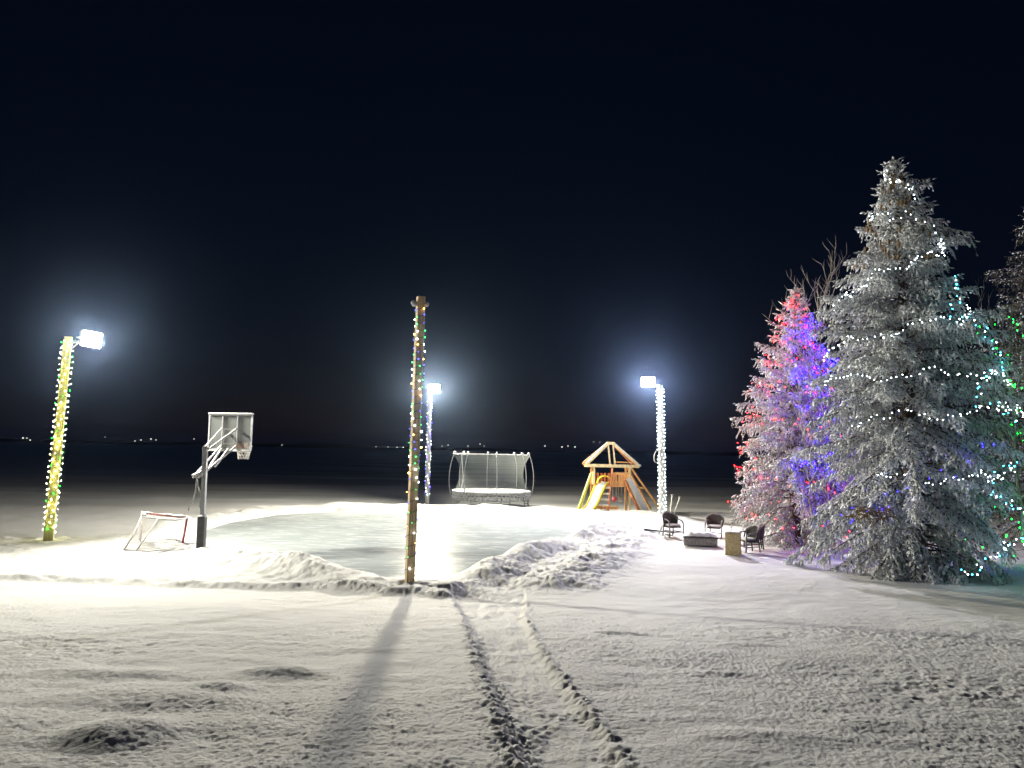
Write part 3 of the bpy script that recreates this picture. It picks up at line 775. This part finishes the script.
for x, mt in ((.22, 'pink'), (.52, 'white_paint')):
    sw = part('hanging_swing', M[mt], lambda m: m.lump((x, .0, .62), (.12, .12, .14), 4), smooth=True)
    part('rope', M['net'], lambda m: m.tube([(x - .09, 0, .66), (x - .09, 0, 1.4)], .016, 5) and m.tube([(x + .09, 0, .66), (x + .09, 0, 1.4)], .016, 5), sw)
part('eave_cap', M['cap'], lambda m: m.lump((1.42, Y0 - .2, 2.47), (.10, .09, .07), 8), smooth=True)  # lump of settled snow on the eave corner

# ------------------------------------------------------------------ patio furniture
def chair(label, x, y, rz, lean=0):
    z = gz(x, y) - .02
    c = thing('wicker_chair', label, 'chair', (x, y, z), rz, 'dark wicker armchairs')
    m = MB(); m.box((0, -.02, .38), (.50, .50, .06)); m.build('seat', M['wicker'], c, bevel=.02)
    m = MB(); m.box((0, -.04, .445), (.46, .44, .07)); m.build('snow_cap', M['cap'], c, bevel=.03)
    m = MB(); rows = []
    for i in range(7):
        t = i / 6; row = []
        for k in range(15):
            a = R(-78 + 156 * k / 14); q = math.cos(R(-78 + 156 * k / 14) * 1.05)
            top = .62 + .24 * max(0, q) ** .7; zz = .40 + (top - .40) * t; r = .27 + .06 * t
            row.append((r * 1.04 * math.sin(a), .02 + r * math.cos(a) * .95, zz))
        rows.append(row)
    m.grid(rows); m.build('backrest', M['wicker'], c, smooth=True, solid=.035)
    m = MB(); m.tube(rows[-1], [.02 + .012 * math.sin(k / 14 * math.pi) for k in range(15)], 7); m.build('top_rim', M['wicker_grey'], c, smooth=True)
    for s in (-1, 1):
        m = MB(); m.tube([(s * .30, -.30, 0), (s * .305, -.30, .40), (s * .30, -.27, .55), (s * .29, -.18, .62), (s * .285, -.02, .645), (s * .28, .08, .64)], .026, 8)
        m.build('arm', M['wicker_grey'], c, smooth=True)
        m = MB(); m.tube([(s * .22, .27, 0), (s * .21, .22, .42)], .022, 8); m.build('leg', M['wicker'], c, smooth=True)
    m = MB(); m.bar((-.28, -.28, .2), (.28, -.28, .2), .03, .03); m.bar((-.28, -.28, .2), (-.22, .25, .2), .03, .03); m.bar((.28, -.28, .2), (.22, .25, .2), .03, .03)
    m.build('stretcher', M['wicker'], c)
    return c
chair('dark wicker armchair left of the snowy low table, nearest the white wrapped pole', 6.05, 28.6, R(22))
chair('dark wicker armchair behind the snowy low table', 7.85, 29.4, R(-25))
chair('dark wicker armchair directly behind the tan wicker box', 7.85, 25.2, R(-75))
chair('dark wicker armchair tucked against the pink lit spruce', 8.35, 26.2, R(-100))
tz = gz(6.6, 26.4)
t_ = thing('coffee_table', 'low grey wicker table covered with a slab of snow', 'table', (6.58, 26.5, tz), R(-12))
m = MB(); m.box((0, 0, .17), (1.12, .66, .26)); m.build('table_base', M['wicker_grey'], t_, bevel=.02)
m = MB(); m.box((0, 0, .315), (1.18, .72, .035)); m.build('tabletop', M['wicker'], t_, bevel=.01)
m = MB(); m.grid([[(-.57 + .057 * i, -.34 + .068 * j, .335 + .13 * min(1, 4 * min(i, 20 - i) / 20 + .15) * min(1, 4 * min(j, 10 - j) / 10 + .15) * (1 + .25 * math.sin(i * 1.3 + j))) for i in range(21)] for j in range(11)])
m.build('snow_slab', M['cap'], t_, smooth=True)
m = MB(); m.bar((.48, .40, 0), (.48, .40, .3), .06, .06, up=(0, 1, 0)); m.build('leg', M['wicker'], t_)
bx = thing('wicker_box', 'tan wicker storage box standing between chair and low table', 'box', (7.1, 24.4, gz(7.1, 24.4)), R(-20))
m = MB(); m.box((0, 0, .32), (.46, .46, .66)); m.build('box_body', M['wicker_tan'], bx, bevel=.015)
m = MB()
for z in (.03, .23, .44, .63): m.box((0, 0, z), (.475, .475, .025))
m.build('weave_band', M['wicker_tan'], bx)
m = MB(); m.box((0, 0, .665), (.49, .49, .04)); m.build('lid', M['wicker_tan'], bx, bevel=.01)
m = MB(); m.box((0, .01, .70), (.42, .40, .04)); m.build('snow_cap', M['cap'], bx, bevel=.02)
sv = thing('snow_shovel', 'dark snow shovel lying on the bank beside the leftmost chair', 'shovel', (5.55, 29.0, gz(5.55, 29.0)), 0)
m = MB(); m.bar((-.48, 0, .12), (.42, .03, .05), .06, .05); m.build('handle', M['dark_metal'], sv)
m = MB(); m.grid([[(.3, -.2, .06), (.36, .0, .12), (.3, .2, .06)], [(.62, -.22, .02), (.66, 0, .07), (.62, .22, .02)]]); m.build('blade', M['dark_metal'], sv, solid=.02)
st = MB(); st.tube([(0, 0, -.05), (.10, 0, .18), (.24, 0, .46)], .022, 6); st.tube([(.24, 0, .46), (.33, 0, .52)], .03, 6)
o = st.build('broom', M['timber_frost'], smooth=True); o.location = (5.62, 28.9, gz(5.62, 28.9) + .05); tag(o, 'slanting frosted stick poking up beside the snow shovel', 'stick')

# ------------------------------------------------------------------ trees
def rand_unit(g, n):
    v = g.normal(size=(n, 3)); return v / np.linalg.norm(v, axis=1, keepdims=True)

def unit(v): return v / np.maximum(1e-9, np.linalg.norm(v, axis=-1, keepdims=True))

def spruce(name, label, base, top, prof, trunk_r, seed, spacing=.17, per=6, frost=.55, snow=.6, zmin=.3, droop=.55, tan=0., holes=(), cones=None, extra=(), group=None, dens=1.0, half=None):
    g = np.random.default_rng(seed)
    Ht = top[2]
    root = thing(name, label, 'tree', (base[0], base[1], 0), 0, group)
    lean = np.array([top[0] - base[0], top[1] - base[1]]) / Ht
    # trunk
    m = MB(); m.tube([(lean[0] * z, lean[1] * z, z) for z in np.linspace(-.3, Ht, 14)], [trunk_r * (1.25 if i == 0 else 1) * (1 - .93 * i / 13) + .015 for i in range(14)], 10)
    m.build('trunk', M['bark'], root, smooth=True)
    limb = MB()
    T0 = []; TD = []; TL_ = []
    specs = []
    z = zmin; ang = g.uniform(0, 6.28)
    while z < Ht - .12:
        t = 1 - z / Ht
        n = max(3, int(round(per * (.55 + .45 * min(1, t * 2)))))
        for k in range(n):
            az = ang + 6.283 * k / n + g.uniform(-.35, .35)
            L = prof(t) * g.uniform(.72, 1.12) * (1 + .13 * math.sin(3 * az + seed + z * 1.1) + .10 * math.sin(2 * az - z * 2.3))
            zz = z + g.uniform(-.08, .08)
            specs.append((zz, az, L, None))
        ang += 2.4
        z += spacing * (.75 + .5 * t)
    for e in extra: specs.append(e)
    FB = []; SB = []
    for zz, az, L, e_ in specs:
        nb = len(T0)
        if half is not None and math.cos(az - half) < -.35 and g.uniform() < .75: continue
        if any(abs(zz - hz_) < dz_ and math.cos(az - ha_) > ca_ for hz_, dz_, ha_, ca_ in holes): continue
        t = 1 - zz / Ht
        L = max(L, .12)
        e0 = R(38) * (1 - t) ** 1.2 + R(-4) * t + g.uniform(-.12, .12) if e_ is None else e_
        dr = droop * (.5 + t * .8) * g.uniform(.7, 1.25)
        npt = 9; s = np.linspace(0, 1, npt)
        el = e0 - dr * s + .55 * dr * np.maximum(0, s - .55) ** 1.0 * 1.5
        az_s = az + g.uniform(-.25, .25) * s
        step = L / (npt - 1)
        dv = np.stack([np.cos(el) * np.cos(az_s), np.cos(el) * np.sin(az_s), np.sin(el)], 1)
        pts = np.concatenate([[[0, 0, 0]], np.cumsum(dv[:-1] * step, 0)]) + np.array([lean[0] * zz, lean[1] * zz, zz])
        if L > .5:
            limb.tube([tuple(p) for p in pts[::2]], [max(.006, .028 * (L / 2.5) * (1 - .85 * i / 4)) for i in range(5)], 5, cap=False)
        ns = max(3, int(L / .085 * dens))
        ss = np.linspace(.16 if L > 1 else .05, 1, ns) ** .9
        ip = ss * (npt - 1); i0 = np.minimum(ip.astype(int), npt - 2); f = (ip - i0)[:, None]
        P_ = pts[i0] * (1 - f) + pts[i0 + 1] * f; d_ = unit(dv[i0])
        lat = unit(np.cross(d_, np.array([0, 0, 1.])))
        for sd in (-1, 1):
            ln = (.16 + .30 * min(1, L / 2.2) * (1 - ss * .75)) * g.uniform(.65, 1.25, ns)
            if L < .8: ln *= .75
            th = g.uniform(.65, 1.15, ns)[:, None]
            td = d_ * np.cos(th) + lat * sd * np.sin(th) + np.stack([g.normal(0, .15, ns), g.normal(0, .15, ns), -g.uniform(.05, 1.1, ns)], 1)
            T0.append(P_ + g.normal(0, .015, (ns, 3))); TD.append(unit(td)); TL_.append(ln)
        nh = max(1, int(ns * .9)); k = g.integers(0, ns, nh)                # hanging sprays below the bough
        T0.append(P_[k]); TD.append(unit(d_[k] * .5 + np.stack([g.normal(0, .2, nh), g.normal(0, .2, nh), -np.ones(nh)], 1))); TL_.append(g.uniform(.16, .42, nh) * min(1, .5 + L / 3))
        T0.append(pts[-1:]); TD.append(unit(dv[-1:])); TL_.append(np.array([.2]))
        fb = g.normal(0, .25); cnt = sum(len(q) for q in T0[nb:]); FB.append(np.full(cnt, fb))
    # leader
    T0.append(np.array([[lean[0] * (Ht - .3), lean[1] * (Ht - .3), Ht - .3]])); TD.append(np.array([[0, 0, 1.]])); TL_.append(np.array([.35]))
    limb.build('limbs', M['bark'], root)
    FB.append(np.zeros(1)); FB = np.concatenate(FB)
    T0 = np.concatenate(T0); TD = np.concatenate(TD); TL_ = np.concatenate(TL_)
    # needle sprigs
    n = np.maximum(2, np.ceil(TL_ / .05 * dens).astype(int)); rep = np.repeat(np.arange(len(n)), n)
    u = (np.arange(len(rep)) - np.repeat(np.cumsum(n) - n, n)) / np.repeat(n, n)
    ctr = T0[rep] + TD[rep] * (u * TL_[rep])[:, None]; ctr[:, 2] -= .85 * (u * TL_[rep]) ** 2
    N = len(rep)
    sd = unit(TD[rep] * .75 + rand_unit(g, N) * .75 + np.array([0, 0, -.18]))
    wd = unit(np.cross(sd, rand_unit(g, N)))
    ha = g.uniform(.026, .052, N)[:, None]; hb = g.uniform(.008, .015, N)[:, None]
    tipc = ctr + sd * ha * .7
    V = np.stack([tipc - sd * ha, tipc + wd * hb, tipc + sd * ha, tipc - wd * hb], 1).reshape(-1, 3)
    Fc = np.arange(N * 4).reshape(N, 4)
    r = g.uniform(size=N)
    upness = np.clip(sd[:, 2] * .35 + .25 * u, -.3, .3)
    mi = np.where(r < frost + upness + FB[rep], 1, 0)
    if tan: mi = np.where((r > 1 - tan), 2, mi)
    crown = np_mesh('crown', V, Fc, 4, [M['needle'], M['needle_frosted'], M['needle_tan']], mi, root)
    # clinging snow: small flattened lumps along the tops of the sprays
    n = np.maximum(1, np.round(TL_ / .12 * snow * 1.9).astype(int)); rep = np.repeat(np.arange(len(n)), n)
    keep = g.uniform(size=len(rep)) < snow + FB[rep]; rep = rep[keep]; K = len(rep)
    u = g.uniform(.1, 1, K)
    c = T0[rep] + TD[rep] * (u * TL_[rep])[:, None]; c[:, 2] += .012 - .85 * (u * TL_[rep]) ** 2
    ax = unit(TD[rep] + rand_unit(g, K) * .25); sdw = unit(np.cross(ax, np.array([0, 0, 1.]) + rand_unit(g, K) * .2)); upv = np.cross(sdw, ax)
    la = g.uniform(.025, .075, K)[:, None]; lw = g.uniform(.013, .034, K)[:, None]; lh = g.uniform(.011, .030, K)[:, None]
    bigl = np.where(g.uniform(size=K) < .10, 1.9, 1.0)[:, None]; la = la * bigl; lw = lw * bigl; lh = lh * bigl
    V = np.stack([c - ax * la, c + ax * la, c - sdw * lw, c + sdw * lw, c + upv * lh, c - upv * lh * .5], 1).reshape(-1, 3)
    tri = np.array([[0, 2, 4], [2, 1, 4], [1, 3, 4], [3, 0, 4], [2, 0, 5], [1, 2, 5], [3, 1, 5], [0, 3, 5]])
    Fc = (np.arange(K)[:, None, None] * 6 + tri[None]).reshape(-1, 3)
    np_mesh('clinging_snow', V, Fc, 3, [M['frost']], None, root)
    if cones:
        zlo, zhi, num, caz = cones; gg = random.Random(seed); first = None
        for i in range(num):
            zz = gg.uniform(zlo, zhi); az = caz + gg.uniform(-1.3, 1.6); rr = prof(1 - zz / Ht) * gg.uniform(.7, 1.05)
            if first is None:
                cm = MB(); cm.tube([(0, 0, .04), (.01, 0, -.02), (.0, .01, -.10), (0, 0, -.17)], [.016, .034, .030, .010], 6); first = cm.build('cone', M['cone'], root, smooth=True); q = first
            else:
                q = first.copy(); C.objects.link(q); q.parent = root
            q.location = (lean[0] * zz + rr * math.cos(az), lean[1] * zz + rr * math.sin(az), zz - .1)
    print(name, 'sprigs', N, 'snow', K)
    return root

def prof_big(t): return float(np.interp(t, [0, .03, .1, .2, .35, .46, .7, .86, .95, 1], [.08, .20, .50, .98, 1.62, 2.25, 2.85, 2.75, 2.35, 2.0]))
def prof_red(t): return float(np.interp(t, [0, .04, .16, .4, .6, .8, .95, 1], [.08, .22, .72, 1.62, 2.1, 2.3, 1.9, 1.5]))
def prof_edge(t): return float(np.interp(t, [0, .1, .3, .6, .85, 1], [.1, .7, 1.6, 2.7, 3.1, 2.6]))

B0_, B1_ = (11.12, 21.0), (10.73, 21.0, 11.7)
spruce('spruce_tree', 'tallest snow laden spruce wrapped in white light strings', B0_, B1_, prof_big, .26, 4, spacing=.175, per=7, frost=.66, snow=1.05, zmin=.5, droop=.95,
       holes=((1.3, .4, -1.2, .85), (3.2, .25, -1.8, .9)), cones=(8.6, 11.3, 70, 3.7),
       extra=((.75, -2.35, 2.7, -.22), (.6, -1.85, 1.6, -.25), (.8, -1.95, 2.3, -.25), (.95, -2.6, 2.8, -.12), (.9, -.5, 2.8, -.08), (1.1, -2.1, 2.6, -.2), (9.7, -.2, 1.9, .10), (9.55, -.05, 1.8, .12), (9.9, .1, 1.4, .2), (9.4, -.4, 1.8, .06), (10.9, -.1, .9, .35), (10.75, -.3, .85, .3), (8.9, 3.3, 1.5, .05), (7.9, 3.1, 1.9, .0)),
       group='conifers at the right')
spruce('spruce_tree', 'snowy spruce glowing pink from red lights, left of the tallest tree', (10.13, 27.3), (10.25, 27.3, 9.3), prof_red, .2, 11, spacing=.23, per=6, frost=.74, snow=1.0, zmin=.25, droop=.5, group='conifers at the right')
spruce('spruce_tree', 'dim brownish spruce cut off by the right edge of the picture', (17.2, 24.6), (17.5, 24.6, 12.2), prof_edge, .25, 23, spacing=.2, per=6, frost=.16, snow=.14, zmin=1.3, droop=.8, tan=.55, group='conifers at the right', dens=.85)

def bare_tree(label, base, h, seed, lean, spread, n1=9, r0=.05):
    g = random.Random(seed)
    root = thing('bare_tree', label, 'tree', (*base, 0), 0, 'leafless saplings among the spruces')
    tr = MB(); br = MB()
    pts = [Vector((lean[0] * t + g.uniform(-.06, .06), lean[1] * t, -.2 + (h + .2) * t)) for t in [i / 10 for i in range(11)]]
    tr.tube(pts, [r0 * (1 - .85 * i / 10) for i in range(11)], 7); tr.build('trunk', M['twig'], root, smooth=True)
    def branch(p, d, L, r, lev):
        q = [p]; dd = d.copy(); k = 5
        for i in range(k):
            dd = (dd + Vector((g.uniform(-.16, .16), g.uniform(-.16, .16), g.uniform(-.05, .16)))).normalized(); q.append(q[-1] + dd * L / k)
        br.tube(q, [r * (1 - .7 * i / k) for i in range(k + 1)], 4, cap=False)
        if lev > 0:
            for i in range(1, k + 1):
                if g.random() < .85:
                    a = Vector((g.uniform(-1, 1), g.uniform(-1, 1), g.uniform(-.1, .9))).normalized()
                    branch(q[i], (dd * .9 + a * .75).normalized(), L * g.uniform(.35, .6), r * .6, lev - 1)
    for i in range(n1):
        t = .35 + .62 * i / n1; p = pts[int(t * 10)]
        a = g.uniform(0, 6.28); branch(p, Vector((math.cos(a) * spread, math.sin(a) * spread * .7, 1)).normalized(), h * .30 * (1.15 - .6 * t), r0 * .4, 2)
    br.build('crown', M['twig'], root)
bare_tree('leafless sapling with fine twigs between the pink lit spruce and the tallest spruce', (10.6, 25.4), 8.9, 5, (-.35, 0), .55, 22, .045)
bare_tree('leafless sapling leaning out left in front of the pink lit spruce', (10.0, 24.9), 6.0, 15, (-.75, 0), .8, 9, .035)
bare_tree('thin leafless sapling at the right edge before the dim brownish spruce', (13.6, 20.2), 7.0, 8, (-.45, 0), .6, 9, .045)
# small deadfall left of the trunk, seen through the lower boughs
m = MB(); g = random.Random(2)
for k in range(60):
    a = Vector((g.uniform(-.45, .45), g.uniform(-.2, .2), g.uniform(-.12, .16))); d_ = Vector((g.uniform(-1, 1), g.uniform(-.4, .4), g.uniform(-.5, .3))).normalized()
    m.tube([a, a + d_ * .16, a + d_ * .3 + Vector((0, 0, -.05))], [.012, .016, .006], 4)
root_big = [o for o in C.objects if o.name == 'spruce_tree'][0]
o = m.build('dead_spray', M['cone'], root_big); o.location = (-2.05, -1.75, 1.75)

# ------------------------------------------------------------------ tree lights
def cone_path(base, top, prof, z0, z1, az0, az1, n=160, k=.97, wob=.10, seed=0):
    g = random.Random(seed); ph = [g.uniform(0, 6.28) for _ in range(3)]; out = []
    Ht = top[2]
    for i in range(n + 1):
        t = i / n; z = z0 + (z1 - z0) * t; az = az0 + (az1 - az0) * t
        z += .10 * math.sin(az * 7 + ph[0]) + .05 * math.sin(az * 17 + ph[1])
        r = prof(1 - z / Ht) * (k + wob * math.sin(az * 5 + ph[2]) * .6)
        out.append((base[0] + (top[0] - base[0]) * z / Ht + r * math.cos(az), base[1] + (top[1] - base[1]) * z / Ht + r * math.sin(az), z - .12 * r))
    return out
TG = 'light strings on the conifers'
big = lambda z0, z1, a0, a1, s, k=1.0: cone_path(B0_, B1_, prof_big, z0, z1, R(a0), R(a1), 200, k, .08, s)
W = ['white']
light_string('white light string wound round the tip of the tallest spruce', TG, big(11.3, 9.4, 100, 760, 1, .98), W, 60, .04, 21, .75)
light_string('white light string slanting across the tallest spruce just below its tip', TG, big(9.3, 7.6, -10, -210, 2, 1.02), W, 52, .05, 22, .75)
light_string('white light string spiralling over the upper middle of the tallest spruce', TG, big(7.5, 6.2, -5, -190, 3, 1.0), W, 56, .05, 23, .75)
light_string('white light string in a level swag across the middle of the tallest spruce', TG, big(5.6, 5.5, -10, -175, 4, .98), W, 58, .04, 24, .75)
light_string('white light string sagging across the tallest spruce above its exposed trunk', TG, big(4.9, 4.4, 0, -150, 5, .97), W, 50, .05, 25, .7)
light_string('white light string level across the lower trunk of the tallest spruce', TG, big(3.1, 2.9, -25, -140, 6, .8), W, 40, .05, 26, .7)
light_string('white light string trailing through the lowest right boughs of the tallest spruce', TG, big(2.4, .7, 10, -95, 7, .95), ['white', 'teal', 'white'], 56, .12, 27, .9)
light_string('teal light string zigzagging down the right flank of the tallest spruce', TG, [p for i in range(6) for p in big(8.2 - i * 1.1, 7.4 - i * 1.1, (-38, -80)[i % 2], (-80, -38)[i % 2], 8 + i)[::8]], ['teal', 'white', 'teal'], 90, .08, 28, .85)
light_string('green light string scattered down the right flank of the tallest spruce', TG, [p for i in range(5) for p in big(6.6 - i * 1.15, 5.9 - i * 1.15, (-8, -35)[i % 2], (-30, -15)[i % 2], 18 + i, 1.02)[::8]], ['green'], 52, .14, 29, .8)
light_string('blue light string scattered low across the front left of the tallest spruce', TG, big(4.0, 1.7, -70, -160, 30, .9), ['blue'], 18, .16, 30, .42)
RB0, RB1 = (10.13, 27.3), (10.25, 27.3, 9.3)
red = lambda z0, z1, a0, a1, s, k=.92: cone_path(RB0, RB1, prof_red, z0, z1, R(a0), R(a1), 240, k, .08, s)
light_string('red light string wound round the top of the pink lit spruce', TG, red(9.1, 6.4, 0, 1400, 41), ['red'], 96, .14, 41, .7)
light_string('red light string wound round the middle of the pink lit spruce', TG, red(6.4, 3.6, 0, 900, 42), ['red'], 98, .16, 42, .7)
light_string('red light string wound round the bottom of the pink lit spruce', TG, red(3.5, .6, 0, 760, 43), ['red'], 98, .16, 43, .7)
light_string('blue light string zigzagging down the upper right of the pink lit spruce', TG, [p for i in range(4) for p in red(8.2 - i * .75, 7.5 - i * .75, (-20, -110)[i % 2], (-110, -20)[i % 2], 50 + i, 1.08)[::10]], ['blue'], 92, .10, 44, 1.15)
light_string('blue light string zigzagging down the lower right of the pink lit spruce', TG, [p for i in range(4) for p in red(5.1 - i * .95, 4.2 - i * .95, (-110, -25)[i % 2], (-25, -100)[i % 2], 60 + i, 1.06)[::10]], ['blue'], 80, .12, 45, 1.1)
E0, E1 = (17.2, 24.6), (17.5, 24.6, 12.2)
edg = lambda z0, z1, a0, a1, s, k=1.0: cone_path(E0, E1, prof_edge, z0, z1, R(a0), R(a1), 120, k, .1, s)
light_string('green light cluster high on the left side of the dim brownish spruce', TG, edg(8.0, 7.4, 160, 225, 71, 1.05), ['green'], 22, .25, 51, .75)
light_string('green light string around the lowest boughs of the dim brownish spruce', TG, [p for i in range(3) for p in edg(2.0 - i * .5, 1.6 - i * .5, (170, 260)[i % 2], (260, 170)[i % 2], 72 + i, .9)[::8]], ['green'], 48, .22, 52, .8)

# ------------------------------------------------------------------ night air
b = MB(); b.box((0, 1300, 20), (5400, 5000, 46))
hz_ = b.build('haze', [])
hm = bpy.data.materials.new('haze'); hm.use_nodes = True; hm.node_tree.nodes.clear()
pv = hm.node_tree.nodes.new('ShaderNodeVolumePrincipled'); ho = hm.node_tree.nodes.new('ShaderNodeOutputMaterial')
pv.inputs['Color'].default_value = (.42, .60, 1, 1); pv.inputs['Density'].default_value = .00017; pv.inputs['Anisotropy'].default_value = .94
hm.node_tree.links.new(pv.outputs[0], ho.inputs['Volume']); hz_.data.materials.append(hm)
tag(hz_, 'thin frosty night air over the lake', 'haze', kind='stuff')

# ------------------------------------------------------------------ night sky
w = bpy.data.worlds.new('World'); S.world = w; w.use_nodes = True
nt = w.node_tree; bg = nt.nodes['Background']
sky = nt.nodes.new('ShaderNodeTexSky'); sky.sky_type = 'NISHITA'; sky.sun_disc = False
sky.sun_elevation = R(-6); sky.sun_rotation = R(0); sky.altitude = 300
mx = nt.nodes.new('ShaderNodeMix'); mx.data_type = 'RGBA'; mx.blend_type = 'ADD'; mx.inputs[0].default_value = 1
mx.inputs[7].default_value = (.006, .019, .070, 1)                     # moonless navy airglow
nt.links.new(sky.outputs[0], mx.inputs[6]); nt.links.new(mx.outputs[2], bg.inputs[0]); bg.inputs[1].default_value = .09

# ------------------------------------------------------------------ camera
cam = bpy.data.cameras.new('camera'); co = bpy.data.objects.new('camera', cam); C.objects.link(co)
cam.sensor_width = 36; cam.lens = 36 * 760 / 1024; cam.clip_end = 6000; cam.clip_start = .05
co.location = (0, 0, 3.2)
co.rotation_euler = (Matrix.Rotation(R(90 + 4.9), 3, 'X') @ Matrix.Rotation(R(1.1), 3, 'Z')).to_euler()
S.camera = co

S.view_settings.view_transform = 'Standard'; S.view_settings.look = 'None'
S.view_settings.exposure = 0; S.view_settings.gamma = 1; S.view_settings.use_curve_mapping = False
S.render.engine = 'CYCLES'
cy = S.cycles
cy.use_denoising = True
try: cy.denoiser = 'OPENIMAGEDENOISE'
except Exception: pass
cy.max_bounces = 5; cy.diffuse_bounces = 3; cy.glossy_bounces = 2; cy.transparent_max_bounces = 12; cy.volume_bounces = 0
cy.sample_clamp_indirect = 3; cy.use_light_tree = True
cy.caustics_reflective = False; cy.caustics_refractive = False
